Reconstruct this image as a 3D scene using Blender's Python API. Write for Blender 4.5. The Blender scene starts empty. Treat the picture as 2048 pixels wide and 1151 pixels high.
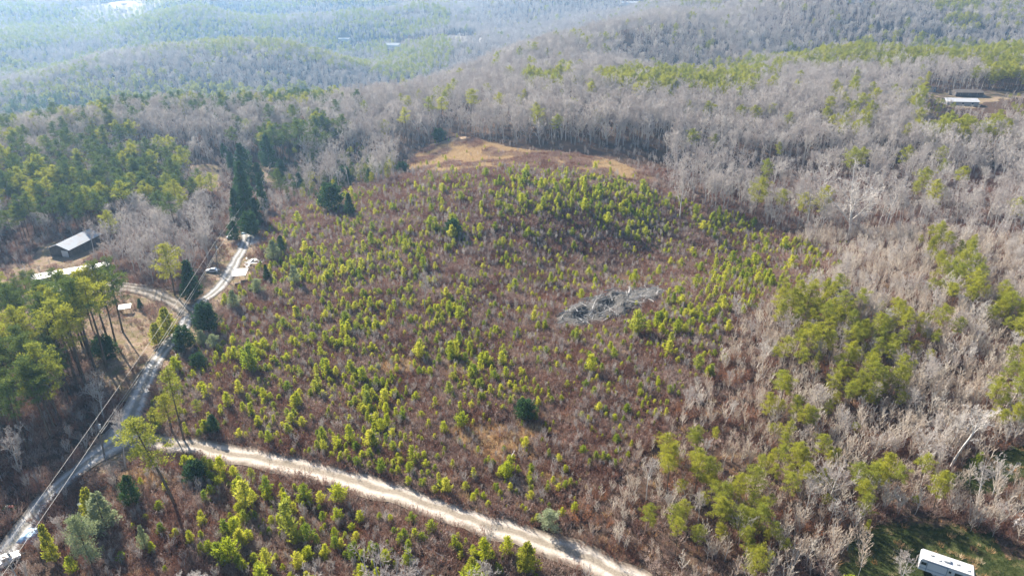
import bpy, math, random
import numpy as np
from mathutils import Vector, Matrix

R = math.radians
rnd = random.Random(11)
rng = np.random.default_rng(7)
SC = bpy.context.scene
COL = SC.collection

# ------------------------------------------------------------------ camera, sky, sun, exposure
CAM_Z = 95.0
PITCH = R(25.5)
cam_d = bpy.data.cameras.new('camera'); cam_d.sensor_width = 36.0; cam_d.lens = 24.01
cam_d.clip_start = 1.0; cam_d.clip_end = 30000.0
cam = bpy.data.objects.new('camera', cam_d); COL.objects.link(cam)
cam.location = (0, 0, CAM_Z); cam.rotation_euler = (R(90) - PITCH, 0, 0)
SC.camera = cam

SUN_EL, SUN_AZ = R(31), R(39)          # azimuth counted to the left of the view direction (+Y)
world = bpy.data.worlds.new('World'); SC.world = world; world.use_nodes = True
wn = world.node_tree; bg = wn.nodes['Background']
sky = wn.nodes.new('ShaderNodeTexSky'); sky.sky_type = 'NISHITA'; sky.sun_disc = False
sky.sun_elevation = SUN_EL; sky.sun_rotation = -SUN_AZ
sky.air_density = 1.0; sky.dust_density = 1.0; sky.ozone_density = 1.5
wn.links.new(sky.outputs[0], bg.inputs[0]); bg.inputs[1].default_value = 0.06
sd = bpy.data.lights.new('sun', 'SUN'); sd.energy = 5.0; sd.angle = R(0.5); sd.color = (1.0, 0.93, 0.82)
sun = bpy.data.objects.new('sun', sd); COL.objects.link(sun)
sdir = Vector((-math.sin(SUN_AZ) * math.cos(SUN_EL), math.cos(SUN_AZ) * math.cos(SUN_EL), math.sin(SUN_EL)))
sun.rotation_euler = sdir.to_track_quat('Z', 'Y').to_euler(); sun.location = (0, 0, 400)
SC.view_settings.view_transform = 'Standard'; SC.view_settings.look = 'None'
SC.view_settings.gamma = 1.0; SC.view_settings.exposure = 1.85
SC.render.engine = 'CYCLES'
cy = SC.cycles
cy.max_bounces = 5; cy.diffuse_bounces = 3; cy.transmission_bounces = 3; cy.glossy_bounces = 2
cy.volume_bounces = 1; cy.transparent_max_bounces = 4
cy.use_denoising = True; cy.denoiser = 'OPENIMAGEDENOISE'
cy.caustics_reflective = False; cy.caustics_refractive = False

# ------------------------------------------------------------------ photograph <-> world
F = 1366.0
SP, CP = math.sin(PITCH), math.cos(PITCH)

CTRL = [(-150,60,0),(0,60,0),(150,60,1),(-100,120,0),(0,130,0),(100,120,0),(-180,180,-1),(-130,210,0),(-90,210,0),(-60,160,0),
 (0,190,0),(-40,240,5),(0,290,10),(15,255,6),(60,272,4),(-50,300,5),(40,290,7),(-90,300,-4),(-90,360,-9),(-60,380,-6),(0,370,3),(40,350,5),(20,400,9),(60,375,8),(90,330,0),
 (39,226,-6),(90,250,-6),(145,262,-4),(58,190,1),(110,190,3),(160,230,2),(200,200,3),(100,150,1),(180,300,0),(250,300,3),
 (100,420,6),(200,420,8),(310,500,7),(131,579,5),(310,663,13),(489,697,17),(160,690,-22),(340,770,-20),(560,810,-16),
 (300,870,0),(400,960,22),(600,1000,28),(250,1100,22),(800,1100,32),(500,1400,10),(1000,1500,20),
 (-282,381,2),(-214,445,2),(-129,474,0),(-75,519,0),(-14,646,2),(53,713,12),(120,829,16),(187,983,20),(300,1300,25),
 (-500,520,-60),(-350,600,-65),(-200,640,-54),(-150,720,-55),(-60,850,-50),(30,1000,-45),(100,1250,-32),(-400,800,-60),(-600,960,-40),(-450,1040,-28),(-250,1010,-38),(-300,1180,-62),(-520,1230,-60),(-80,1130,-58),(-620,1480,-12),(-320,1540,-14),(-350,1680,-40),(-650,1640,-38),(-1000,1350,-35),(-1000,1150,-50),(-300,1950,8),(300,1750,18),(250,1600,-12),(-700,2050,12),
 (-700,1100,-45),(-400,1330,-48),(-800,1700,-3),(-400,1800,-3),(-200,1400,-34),(0,1500,-18),(-166,1380,-34),(-900,1700,2),
 (-1500,2500,0),(0,2500,4),(1500,2500,30),(-3000,5000,20),(0,5000,45),(3000,5000,45),(0,9000,90),(-7000,9000,90),(7000,9000,90),
 (-300,250,-2),(-250,320,2),(-400,350,-18),(-300,120,0),(300,100,2),(400,300,5),(500,500,8),(800,600,10),(-600,300,-30),
 (-200,-100,0),(200,-100,0),(0,-100,0),(-1500,600,-30),(1800,800,10),(-2500,1500,-20),(3000,1800,30)]
CT = np.array(CTRL, float)
def _phi(r2): return np.where(r2 > 1e-9, 0.5 * r2 * np.log(np.maximum(r2, 1e-9)), 0.0)
_S = 100.0
def _solve():
    xy = CT[:, :2] / _S; n = len(xy)
    d2 = ((xy[:, None] - xy[None]) ** 2).sum(-1)
    A = np.zeros((n + 3, n + 3)); A[:n, :n] = _phi(d2) + np.eye(n) * 0.002
    A[:n, n] = 1; A[:n, n + 1:] = xy; A[n, :n] = 1; A[n + 1:, :n] = xy.T
    return np.linalg.solve(A, np.concatenate([CT[:, 2], [0, 0, 0]]))
_W = _solve(); _N = len(CT)
def hgt(x, y):
    x = np.atleast_1d(np.asarray(x, float)); y = np.atleast_1d(np.asarray(y, float))
    out = np.empty(x.shape).ravel(); xf = x.ravel() / _S; yf = y.ravel() / _S
    for i in range(0, xf.size, 40000):
        a = xf[i:i+40000]; b = yf[i:i+40000]
        d2 = (a[:, None] - CT[None, :, 0] / _S) ** 2 + (b[:, None] - CT[None, :, 1] / _S) ** 2
        out[i:i+40000] = _phi(d2) @ _W[:_N] + _W[_N] + _W[_N+1] * a + _W[_N+2] * b
    out = out.reshape(x.shape)
    out += 0.5 * np.sin(x / 17 + 1) * np.cos(y / 21) + 0.25 * np.sin(x / 7.3 + y / 9.1)
    far = np.clip((np.hypot(x, y) - 450) / 500, 0, 1)
    out += far * (8 * np.sin(x / 73 + y / 160 + 1) + 7 * np.sin(y / 88 - x / 130) + 5 * np.sin(x / 41 - 2 + y / 200))
    return out
def h1(x, y): return float(hgt(x, y)[0])
def proj(x, y, z):
    z = z - CAM_Z
    dep = y * CP - z * SP
    up = y * SP + z * CP
    dep_s = np.where(np.abs(dep) < 1, 1, dep)
    return 1024 + F * x / dep_s, 575 - F * up / dep_s, dep
def ray(u, v):
    a = (u - 1024) / F; b = (575 - v) / F
    return np.array([a, CP + b * SP, -SP + b * CP])
_T = np.concatenate([np.geomspace(80, 9000, 1500)])
def at(u, v, lift=0.0):
    """the point of the ground (or of the level `lift` metres above it) seen at pixel (u, v) of the photograph"""
    d = ray(u, v)
    z = CAM_Z + _T * d[2]; g = hgt(_T * d[0], _T * d[1]) + lift
    k = np.nonzero(z < g)[0]
    if len(k) == 0: t = _T[-1]
    else:
        i = max(k[0], 1); a = z[i-1] - g[i-1]; b = g[i] - z[i]
        t = _T[i-1] + (_T[i] - _T[i-1]) * a / (a + b + 1e-9)
    return Vector((t * d[0], t * d[1], CAM_Z + t * d[2] - lift))
def inpoly(u, v, poly):
    u = np.asarray(u, float); v = np.asarray(v, float); ins = np.zeros(u.shape, bool)
    n = len(poly)
    for i in range(n):
        x1, y1 = poly[i]; x2, y2 = poly[(i + 1) % n]
        if y1 == y2: continue
        c = ((y1 > v) != (y2 > v)) & (u < (x2 - x1) * (v - y1) / (y2 - y1) + x1)
        ins ^= c
    return ins
def vnoise(x, y, s, seed=0):
    """smooth value noise 0..1"""
    x = np.asarray(x) / s + seed * 17.3; y = np.asarray(y) / s - seed * 9.7
    xi = np.floor(x).astype(np.int64); yi = np.floor(y).astype(np.int64); fx = x - xi; fy = y - yi
    fx = fx * fx * (3 - 2 * fx); fy = fy * fy * (3 - 2 * fy)
    def hh(a, b):
        n = (a * 374761393 + b * 668265263 + seed * 1442695) & 0xffffffff
        n = ((n ^ (n >> 13)) * 1274126177) & 0xffffffff
        return ((n ^ (n >> 16)) & 0xffff) / 65535.0
    return (hh(xi, yi) * (1-fx) + hh(xi+1, yi) * fx) * (1-fy) + (hh(xi, yi+1) * (1-fx) + hh(xi+1, yi+1) * fx) * fy
def dist_line(x, y, pts):
    d = np.full(np.shape(x), 1e9)
    for (ax, ay), (bx, by) in zip(pts[:-1], pts[1:]):
        L = (bx-ax)**2 + (by-ay)**2 + 1e-9
        t = np.clip(((x-ax)*(bx-ax) + (y-ay)*(by-ay)) / L, 0, 1)
        d = np.minimum(d, np.hypot(x - ax - t*(bx-ax), y - ay - t*(by-ay)))
    return d

# ------------------------------------------------------------------ helpers: tags, meshes, materials
def tag(o, label=None, cat=None, group=None, kind=None):
    if label: o['label'] = label
    if cat: o['category'] = cat
    if group: o['group'] = group
    if kind: o['kind'] = kind
    return o
def empty(name, loc, rz=0.0, label=None, cat=None, group=None):
    o = bpy.data.objects.new(name, None); COL.objects.link(o)
    o.location = loc; o.rotation_euler = (0, 0, rz); o.empty_display_size = 0.5
    return tag(o, label, cat, group)
class MB:
    def __init__(s): s.v = []; s.f = []; s.m = []; s.cur = 0
    def add(s, vs, fs):
        k = len(s.v); s.v += [tuple(p) for p in vs]; s.f += [tuple(i + k for i in f) for f in fs]; s.m += [s.cur] * len(fs)
    def tube(s, a, b, ra, rb, n=5, cap=False):
        a = Vector(a); b = Vector(b); d = b - a
        if d.length < 1e-6: return
        d.normalize(); x = d.orthogonal().normalized(); y = d.cross(x)
        vs = []
        for p, r in ((a, ra), (b, rb)):
            for i in range(n):
                t = 2 * math.pi * i / n; vs.append(p + (x * math.cos(t) + y * math.sin(t)) * r)
        fs = [(i, (i+1) % n, n + (i+1) % n, n + i) for i in range(n)]
        if cap: fs += [tuple(range(n-1, -1, -1)), tuple(range(n, 2*n))]
        s.add(vs, fs)
    def box(s, cx, cy, cz, sx, sy, sz, M=None):
        vs = [Vector((cx + i*sx/2, cy + j*sy/2, cz + k*sz/2)) for i in (-1, 1) for j in (-1, 1) for k in (-1, 1)]
        if M: vs = [M @ p for p in vs]
        s.add(vs, [(0,1,3,2),(4,6,7,5),(0,4,5,1),(2,3,7,6),(0,2,6,4),(1,5,7,3)])
    def prism(s, prof, y0, y1, closed=True):
        """profile in x,z extruded along y"""
        n = len(prof); vs = [(x, y0, z) for x, z in prof] + [(x, y1, z) for x, z in prof]
        s.add(vs, [(i, (i+1) % n, n+(i+1) % n, n+i) for i in range(n)] + [tuple(range(n-1, -1, -1)), tuple(range(n, 2*n))])
    def mesh(s, name, mats):
        me = bpy.data.meshes.new(name); me.from_pydata(s.v, [], s.f)
        for m in (mats if isinstance(mats, (list, tuple)) else [mats]): me.materials.append(m)
        me.polygons.foreach_set('material_index', s.m); me.update(); return me
    def build(s, name, mats, parent=None):
        o = bpy.data.objects.new(name, s.mesh(name, mats)); COL.objects.link(o)
        if parent: o.parent = parent
        return o

def node_mat(name):
    m = bpy.data.materials.new(name); m.use_nodes = True; nt = m.node_tree; nt.nodes.clear()
    out = nt.nodes.new('ShaderNodeOutputMaterial'); return m, nt, out
def N(nt, t, **kw):
    n = nt.nodes.new(t)
    for k, v in kw.items(): setattr(n, k, v)
    return n
def ramp(nt, fac, cols, interp='LINEAR'):
    r = N(nt, 'ShaderNodeValToRGB'); r.color_ramp.interpolation = interp
    el = r.color_ramp.elements
    while len(el) < len(cols): el.new(0.5)
    for i, c in enumerate(cols):
        if len(c) == 4: el[i].position = c[0]; el[i].color = (*c[1:], 1)
        else: el[i].position = i / max(1, len(cols) - 1); el[i].color = (*c, 1)
    if fac is not None: nt.links.new(fac, r.inputs[0])
    return r.outputs[0]
def mixc(nt, fac, a, b, mode='MIX'):
    m = N(nt, 'ShaderNodeMix', data_type='RGBA', blend_type=mode)
    for sock, val in ((m.inputs[0], fac), (m.inputs[6], a), (m.inputs[7], b)):
        if isinstance(val, (int, float)): sock.default_value = val
        elif isinstance(val, tuple): sock.default_value = (*val, 1)
        else: nt.links.new(val, sock)
    return m.outputs[2]
def math_n(nt, op, a, b=0.0, c=None):
    m = N(nt, 'ShaderNodeMath', operation=op)
    for sock, val in zip(m.inputs, (a, b, c)):
        if val is None: continue
        if isinstance(val, (int, float)): sock.default_value = val
        else: nt.links.new(val, sock)
    return m.outputs[0]
def noise(nt, scale, detail=3, rough=0.55, vec=None):
    n = N(nt, 'ShaderNodeTexNoise'); n.inputs['Scale'].default_value = scale
    n.inputs['Detail'].default_value = detail; n.inputs['Roughness'].default_value = rough
    if vec is not None: nt.links.new(vec, n.inputs['Vector'])
    return n.outputs[0]
def leaf_mat(name, cols, trans=0.35, nscale=1.5, tcol=None, namp=0.5, drift=0.05):
    """plant matter: colour varies from plant to plant and from clump to clump; lets light through"""
    m, nt, out = node_mat(name)
    oi = N(nt, 'ShaderNodeObjectInfo'); ln = noise(nt, drift, 2, 0.5, oi.outputs['Location'])
    ln = math_n(nt, 'MULTIPLY_ADD', ln, 2.4, -0.7)                      # the kind of plant changes from patch to patch
    ff = math_n(nt, 'MULTIPLY_ADD', oi.outputs['Random'], .55, math_n(nt, 'MULTIPLY', ln, .45)); base = ramp(nt, ff, cols)
    tc = N(nt, 'ShaderNodeTexCoord'); nz = noise(nt, nscale, 2, 0.6, tc.outputs['Object'])
    k = math_n(nt, 'MULTIPLY_ADD', nz, 2 * namp, 1.0 - namp)
    hs = N(nt, 'ShaderNodeHueSaturation'); nt.links.new(base, hs.inputs['Color']); nt.links.new(k, hs.inputs['Value'])
    d = N(nt, 'ShaderNodeBsdfDiffuse'); nt.links.new(hs.outputs[0], d.inputs[0])
    if trans > 0:
        t = N(nt, 'ShaderNodeBsdfTranslucent')
        c = mixc(nt, 1.0, hs.outputs[0], tcol or (1.0, 1.0, 0.75), 'MULTIPLY'); nt.links.new(c, t.inputs[0])
        mx = N(nt, 'ShaderNodeMixShader'); mx.inputs[0].default_value = trans
        nt.links.new(d.outputs[0], mx.inputs[1]); nt.links.new(t.outputs[0], mx.inputs[2]); nt.links.new(mx.outputs[0], out.inputs[0])
    else: nt.links.new(d.outputs[0], out.inputs[0])
    return m
def paint_mat(name, col, rough=0.5, metal=0.0, dirt=0.25, dcol=(0.25, 0.2, 0.15), scale=0.8, bump=0.0):
    m, nt, out = node_mat(name)
    tc = N(nt, 'ShaderNodeTexCoord'); nz = noise(nt, scale, 6, 0.65, tc.outputs['Object'])
    f = ramp(nt, nz, [(0.45, 0, 0, 0), (0.75, 1, 1, 1)])
    f2 = math_n(nt, 'MULTIPLY', f, dirt)
    c = mixc(nt, f2, col, dcol)
    p = N(nt, 'ShaderNodeBsdfPrincipled'); nt.links.new(c, p.inputs['Base Color'])
    p.inputs['Roughness'].default_value = rough; p.inputs['Metallic'].default_value = metal
    nt.links.new(p.outputs[0], out.inputs[0]); return m

M = {}
M['bark'] = leaf_mat('grey_bark', [(0.28, 0.26, 0.235), (0.42, 0.39, 0.36), (0.54, 0.51, 0.47)], 0, 3)
M['pine_bark'] = leaf_mat('pine_bark', [(0.10, 0.075, 0.055), (0.16, 0.12, 0.09)], 0, 3)
M['twig'] = leaf_mat('grey_twigs', [(0.34, 0.31, 0.29), (0.47, 0.43, 0.40), (0.40, 0.35, 0.325), (0.58, 0.54, 0.50), (0.45, 0.39, 0.34)], 0.2, 0.4, (1, 0.95, 0.9), 0.35)
M['pale_twig'] = leaf_mat('pale_twigs', [(0.56, 0.49, 0.41), (0.66, 0.60, 0.52), (0.48, 0.40, 0.33), (0.60, 0.50, 0.40)], 0.2, 0.4, (1, 0.95, 0.9), 0.35)
M['russet'] = leaf_mat('russet_leaves', [(0.20, 0.085, 0.045), (0.30, 0.14, 0.08), (0.24, 0.12, 0.09)], 0.3, 1.0)
M['young'] = leaf_mat('young_pine_needles', [(0.14, 0.19, 0.03), (0.30, 0.34, 0.03), (0.42, 0.43, 0.05), (0.17, 0.23, 0.035), (0.50, 0.48, 0.08), (0.24, 0.28, 0.07), (0.36, 0.38, 0.05)], 0.5, 0.9, (1, 1, 0.6))
M['needle'] = leaf_mat('pine_needles', [(0.18, 0.20, 0.035), (0.34, 0.33, 0.05), (0.24, 0.26, 0.05), (0.42, 0.40, 0.07)], 0.45, 0.6, (1, 1, 0.65))
M['dark_needle'] = leaf_mat('dark_pine_needles', [(0.075, 0.115, 0.035), (0.13, 0.165, 0.045), (0.09, 0.13, 0.045), (0.18, 0.205, 0.06)], 0.34, 0.6, (1, 1, 0.7))
M['cedar'] = leaf_mat('cedar_foliage', [(0.04, 0.085, 0.035), (0.065, 0.12, 0.045), (0.045, 0.09, 0.05)], 0.25, 1.2)
M['golden'] = leaf_mat('yellow_green_foliage', [(0.32, 0.33, 0.045), (0.40, 0.39, 0.06)], 0.45, 1.2)
M['silver'] = leaf_mat('grey_green_foliage', [(0.24, 0.28, 0.16), (0.34, 0.37, 0.24)], 0.3, 1.2)
M['scrub'] = leaf_mat('scrub_stems', [(0.12, 0.065, 0.05), (0.20, 0.11, 0.085), (0.17, 0.085, 0.06), (0.30, 0.17, 0.13), (0.24, 0.15, 0.12), (0.40, 0.32, 0.28), (0.30, 0.22, 0.18), (0.50, 0.42, 0.37), (0.42, 0.28, 0.19)], 0.2, 0.8, (1, 0.9, 0.8), .5, .09)
M['straw'] = leaf_mat('dry_grass', [(0.46, 0.27, 0.14), (0.56, 0.42, 0.27), (0.42, 0.23, 0.12), (0.62, 0.51, 0.37), (0.52, 0.38, 0.25)], 0.3, 0.8)
M['grass'] = leaf_mat('green_grass', [(0.028, 0.05, 0.014), (0.05, 0.07, 0.02)], 0.3, 0.8)
M['heap_wood'] = leaf_mat('old_heap_wood', [(0.13, 0.125, 0.12), (0.24, 0.235, 0.23), (0.36, 0.35, 0.34)], 0, 0.35, None, .8)
M['dead'] = leaf_mat('weathered_wood', [(0.36, 0.335, 0.31), (0.46, 0.43, 0.40), (0.25, 0.23, 0.215)], 0, 0.5)

# ------------------------------------------------------------------ the setting: zones of the place, as seen in the photograph
FIELD = [(290,880),(330,800),(400,700),(450,610),(500,560),(530,480),(570,420),(650,395),(760,372),(880,348),(1050,338),(1200,352),(1300,385),(1400,412),(1500,440),(1560,470),(1680,480),(1720,520),(1590,600),(1470,650),(1440,740),(1350,850),(1220,960),(1110,1060),(1000,1040),(900,1010),(760,965),(600,915),(400,885)]
LOWER = [(230,1010),(300,930),(400,930),(600,980),(780,1030),(900,1070),(1060,1120),(1160,1260),(100,1260),(160,1080)]
TAN = [(800,335),(850,300),(880,283),(930,272),(1000,290),(1060,302),(1150,308),(1230,322),(1300,352),(1310,366),(1250,355),(1150,340),(1050,334),(960,336),(880,345)]
TAN2 = [(1400,425),(1430,428),(1420,440),(1400,436)]
THICK = [(1560,480),(1700,470),(1850,470),(2150,500),(2300,800),(2250,1300),(1300,1300),(1180,1110),(1120,1060),(1230,950),(1350,840),(1440,730),(1470,650),(1590,600),(1700,530)]
HOME = [(-100,540),(60,525),(130,515),(200,530),(235,556),(330,578),(395,602),(420,530),(420,490),(455,465),(500,455),(530,470),(520,540),(480,590),(440,620),(410,650),(380,700),(330,740),(300,800),(275,860),(260,930),(200,950),(170,900),(225,850),(250,800),(200,760),(150,700),(60,640),(-100,620)]
YARD = [(1690,1095),(1750,1050),(1810,1030),(1880,1035),(1960,1070),(2060,1100),(2300,1130),(2300,1300),(1680,1300),(1670,1151)]
GAP = [(540,440),(530,470),(520,540),(480,590),(440,620),(410,650),(380,700),(330,740),(300,800),(275,860),(300,890),(345,800),(410,700),(460,610),(510,560),(570,460)]
YARD2 = [(1880,965),(1930,920),(2060,885),(2200,890),(2200,960),(2060,965),(1960,990)]
RCLR = [(1850,185),(1900,182),(2060,182),(2060,192),(1960,205),(1958,214),(1900,214),(1880,208),(1850,196)]
BARN = [(70,500),(110,480),(150,505),(215,480),(200,500),(160,525),(60,530)]
PATCH = [(480,330),(560,320),(565,345),(540,365),(500,350)]
YARD_L = [(380,330),(440,330),(440,380),(395,390)]

MAIN = [(1500,1290),(1330,1195),(1225,1140),(1130,1100),(1020,1062),(900,1026),(780,983),(640,943),(520,918),(420,897),(350,888),(290,880),(240,880)]
LANE = [(-60,1180),(20,1090),(80,1010),(130,960),(180,918),(235,885),(262,845),(280,790),(300,745),(325,705),(360,660),(380,630),(402,605),(440,572),(470,525),(488,490),(493,468)]
DRIVE = [(382,628),(350,607),(310,588),(270,578),(225,572)]
SPUR = [(352,700),(365,730),(385,770)]
def world_line(px, n=6):
    P = [at(u, v) for u, v in px]; out = []
    for i in range(len(P) - 1):
        p0 = P[max(i-1, 0)]; p1 = P[i]; p2 = P[i+1]; p3 = P[min(i+2, len(P)-1)]
        for k in range(n):
            t = k / n
            q = 0.5 * ((2*p1) + (p2-p0)*t + (2*p0-5*p1+4*p2-p3)*t*t + (3*p1-p0-3*p2+p3)*t**3)
            out.append((q.x, q.y))
    out.append((P[-1].x, P[-1].y)); return out
MAIN_W, LANE_W, DRIVE_W, SPUR_W = world_line(MAIN), world_line(LANE), world_line(DRIVE), world_line(SPUR)

# ground sheet
def ground():
    ny, nx = 430, 420
    ys = np.concatenate([np.linspace(-120, 100, 30), np.linspace(101, 420, 210), 420 + (np.geomspace(1, 9600, ny - 240))])
    tx = np.linspace(-1, 1, nx); tx = 0.55 * tx + 0.45 * tx ** 3
    X = tx[None, :] * (420 + 1.25 * np.maximum(ys, 0))[:, None]; Y = np.repeat(ys[:, None], nx, 1)
    Z = hgt(X, Y)
    v = np.stack([X, Y, Z], -1).reshape(-1, 3)
    i = np.arange(ny - 1)[:, None] * nx + np.arange(nx - 1)[None]
    f = np.stack([i, i + 1, i + nx + 1, i + nx], -1).reshape(-1, 4)
    me = bpy.data.meshes.new('ground'); me.from_pydata(v.tolist(), [], f.tolist())
    u, w, dep = proj(X.ravel(), Y.ravel(), Z.ravel()); ok = dep > 10
    x = X.ravel(); y = Y.ravel()
    wob = 14 * (vnoise(x, y, 6, 3) - .5)
    def zone(p): return (inpoly(u + wob, w + wob * .5, p) & ok).astype(float)
    tan = np.maximum(zone(TAN), zone(TAN2))
    for cx, cy, r in ((960,870,60),(1010,900,50),(800,730,50),(640,800,50),(930,740,45),(290,960,40),(1180,880,60),(1040,860,60),(1090,920,40),(880,860,35),(1240,560,70),(1330,545,60),(1430,520,50),(1150,660,50),(560,860,30),(1120,960,40),(700,860,30)):
        tan = np.maximum(tan, 0.62 * np.clip(1.3 - np.hypot((u-cx)/r, (w-cy)/(r*.55)), 0, 1) * ok)
    green = np.maximum(zone(YARD), zone(YARD2))
    home = np.maximum(zone(HOME), 0)
    for z in (PATCH, YARD_L, BARN, RCLR): home = np.maximum(home, zone(z))
    field = np.maximum(zone(FIELD), zone(LOWER))
    col = np.stack([tan, green, home, field], -1)
    a = me.color_attributes.new('zones', 'FLOAT_COLOR', 'POINT'); a.data.foreach_set('color', col.ravel().astype(np.float32))
    me.polygons.foreach_set('use_smooth', np.ones(len(f), bool)); me.update()
    m, nt, out = node_mat('ground')
    tc = N(nt, 'ShaderNodeTexCoord'); P = tc.outputs['Object']
    at_ = N(nt, 'ShaderNodeVertexColor', layer_name='zones'); sp = N(nt, 'ShaderNodeSeparateColor'); nt.links.new(at_.outputs[0], sp.inputs[0])
    n1 = noise(nt, 0.35, 6, 0.7, P); n2 = noise(nt, 2.2, 5, 0.7, P); n3 = noise(nt, 0.06, 4, 0.6, P)
    litter = ramp(nt, n2, [(0.3, .03, .021, .016), (0.5, .075, .053, .041), (0.7, .15, .11, .085)])
    litter = mixc(nt, ramp(nt, n1, [(0.45, 0, 0, 0), (0.65, 1, 1, 1)]), litter, (.10, .06, .042))
    field_c = ramp(nt, n2, [(0.3, .032, .018, .014), (0.5, .075, .042, .03), (0.72, .16, .10, .07)])
    field_c = mixc(nt, ramp(nt, n1, [(0.5, 0, 0, 0), (0.7, 1, 1, 1)]), field_c, (.14, .08, .048))
    tan_c = ramp(nt, n2, [(0.3, .20, .13, .085), (0.5, .34, .245, .165), (0.7, .46, .37, .28)])
    tan_c = mixc(nt, ramp(nt, n1, [(0.5, 0, 0, 0), (0.75, 1, 1, 1)]), tan_c, (.22, .14, .09))
    green_c = ramp(nt, n1, [(0.35, .03, .042, .016), (0.55, .055, .062, .024), (0.7, .14, .11, .06)])
    home_c = ramp(nt, n2, [(0.3, .13, .09, .06), (0.5, .24, .175, .125), (0.7, .36, .28, .21)])
    home_c = mixc(nt, ramp(nt, n1, [(0.48, 0, 0, 0), (0.62, 1, 1, 1)]), home_c, (.17, .145, .07))
    def fac(s, amp=0.5):
        a = math_n(nt, 'MULTIPLY_ADD', n1, amp * 2, -amp); b = math_n(nt, 'ADD', a, s)
        return ramp(nt, b, [(0.42, 0, 0, 0), (0.58, 1, 1, 1)])
    c = mixc(nt, fac(sp.outputs['Blue']), litter, home_c)
    c = mixc(nt, fac(at_.outputs['Alpha'], .3), c, field_c)
    c = mixc(nt, fac(sp.outputs['Red'], .9), c, tan_c)
    c = mixc(nt, fac(sp.outputs['Green']), c, green_c)
    big = ramp(nt, n3, [(0.3, .75, .75, .75), (0.7, 1.15, 1.15, 1.15)])
    c = mixc(nt, 1.0, c, big, 'MULTIPLY')
    d = N(nt, 'ShaderNodeBsdfDiffuse'); nt.links.new(c, d.inputs[0])
    bp = N(nt, 'ShaderNodeBump'); bp.inputs['Strength'].default_value = 0.9; bp.inputs['Distance'].default_value = 0.4
    nt.links.new(n2, bp.inputs['Height']); nt.links.new(bp.outputs[0], d.inputs['Normal'])
    nt.links.new(d.outputs[0], out.inputs[0])
    me.materials.append(m)
    o = bpy.data.objects.new('ground', me); COL.objects.link(o); tag(o, kind='structure', label='brown litter covered ground of the wooded hills')
ground()

def gravel_mat(name, a, b, c):
    m, nt, out = node_mat(name)
    tc = N(nt, 'ShaderNodeTexCoord'); P = tc.outputs['Object']
    n2 = noise(nt, 3.0, 8, 0.75, P); n1 = noise(nt, 0.3, 5, 0.65, P)
    col = ramp(nt, n2, [(0.3, *a), (0.5, *b), (0.7, *c)])
    col = mixc(nt, ramp(nt, n1, [(0.5, 0, 0, 0), (0.72, 1, 1, 1)]), col, tuple(x * .72 for x in b))
    uv = N(nt, 'ShaderNodeUVMap'); sx = N(nt, 'ShaderNodeSeparateXYZ'); nt.links.new(uv.outputs[0], sx.inputs[0])
    ww = math_n(nt, 'MULTIPLY_ADD', n1, 0.22, sx.outputs[0]); ww = math_n(nt, 'SUBTRACT', ww, 0.11)
    tr = ramp(nt, ww, [(0.08, .30, .25, .2), (0.20, .9, .88, .85), (0.30, 1.2, 1.2, 1.2), (0.42, .48, .45, .38), (0.56, .48, .45, .38), (0.68, 1.2, 1.2, 1.2), (0.80, .9, .88, .85), (0.92, .30, .25, .2)])
    col = mixc(nt, 0.75, col, tr, 'MULTIPLY')
    d = N(nt, 'ShaderNodeBsdfDiffuse'); nt.links.new(col, d.inputs[0])
    bp = N(nt, 'ShaderNodeBump'); bp.inputs['Strength'].default_value = 0.6; bp.inputs['Distance'].default_value = 0.12
    nt.links.new(n2, bp.inputs['Height']); nt.links.new(bp.outputs[0], d.inputs['Normal'])
    nt.links.new(d.outputs[0], out.inputs[0]); return m
def road(name, line, width, mat, label, lift, seed=0, wfun=None, nacross=9):
    pts = []; L = 0
    # resample by 1.5 m
    P = [Vector(p) for p in line]; res = [P[0]]; acc = 0
    for a, b in zip(P[:-1], P[1:]):
        d = (b - a).length; n = max(1, int(d / 1.2))
        for k in range(1, n + 1): res.append(a.lerp(b, k / n))
    vs, uvs, fs = [], [], []
    for i, p in enumerate(res):
        q = res[min(i+1, len(res)-1)] - res[max(i-1, 0)]; q.normalize(); nrm = Vector((-q.y, q.x))
        w = width if wfun is None else wfun(p)
        wl = w * (1 + .22 * (float(vnoise(p.x, p.y, 3, seed)) - .5) * 2); wr = w * (1 + .22 * (float(vnoise(p.x, p.y, 3, seed + 1)) - .5) * 2)
        for j in range(nacross):
            t = j / (nacross - 1); s = -wl / 2 + (wl + wr) / 2 * t
            c = p + nrm * s; vs.append((c.x, c.y)); uvs.append(t)
    xy = np.array(vs); z = hgt(xy[:, 0], xy[:, 1]) + lift
    n = nacross
    fs = [(i*n+j, (i+1)*n+j, (i+1)*n+j+1, i*n+j+1) for i in range(len(res)-1) for j in range(n-1)]
    me = bpy.data.meshes.new(name); me.from_pydata(np.column_stack([xy, z]).tolist(), [], fs)
    uvl = me.uv_layers.new(name='UVMap'); li = np.empty(len(me.loops), np.int32); me.loops.foreach_get('vertex_index', li)
    uv = np.zeros((len(li), 2), np.float32); uv[:, 0] = np.array(uvs)[li]; uvl.data.foreach_set('uv', uv.ravel())
    me.materials.append(mat); o = bpy.data.objects.new(name, me); COL.objects.link(o)
    tag(o, label, kind='structure'); return o
M['sand'] = gravel_mat('sandy_gravel', (.24, .20, .165), (.40, .35, .30), (.52, .47, .42))
M['gravel'] = gravel_mat('grey_gravel', (.22, .21, .20), (.36, .35, .34), (.50, .49, .48))
road('gravel_road', MAIN_W, 6.0, M['sand'], 'pale sandy gravel road crossing the lower part of the cleared land', 0.10, 1)
jx, jy = at(245, 868)[:2]
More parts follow.
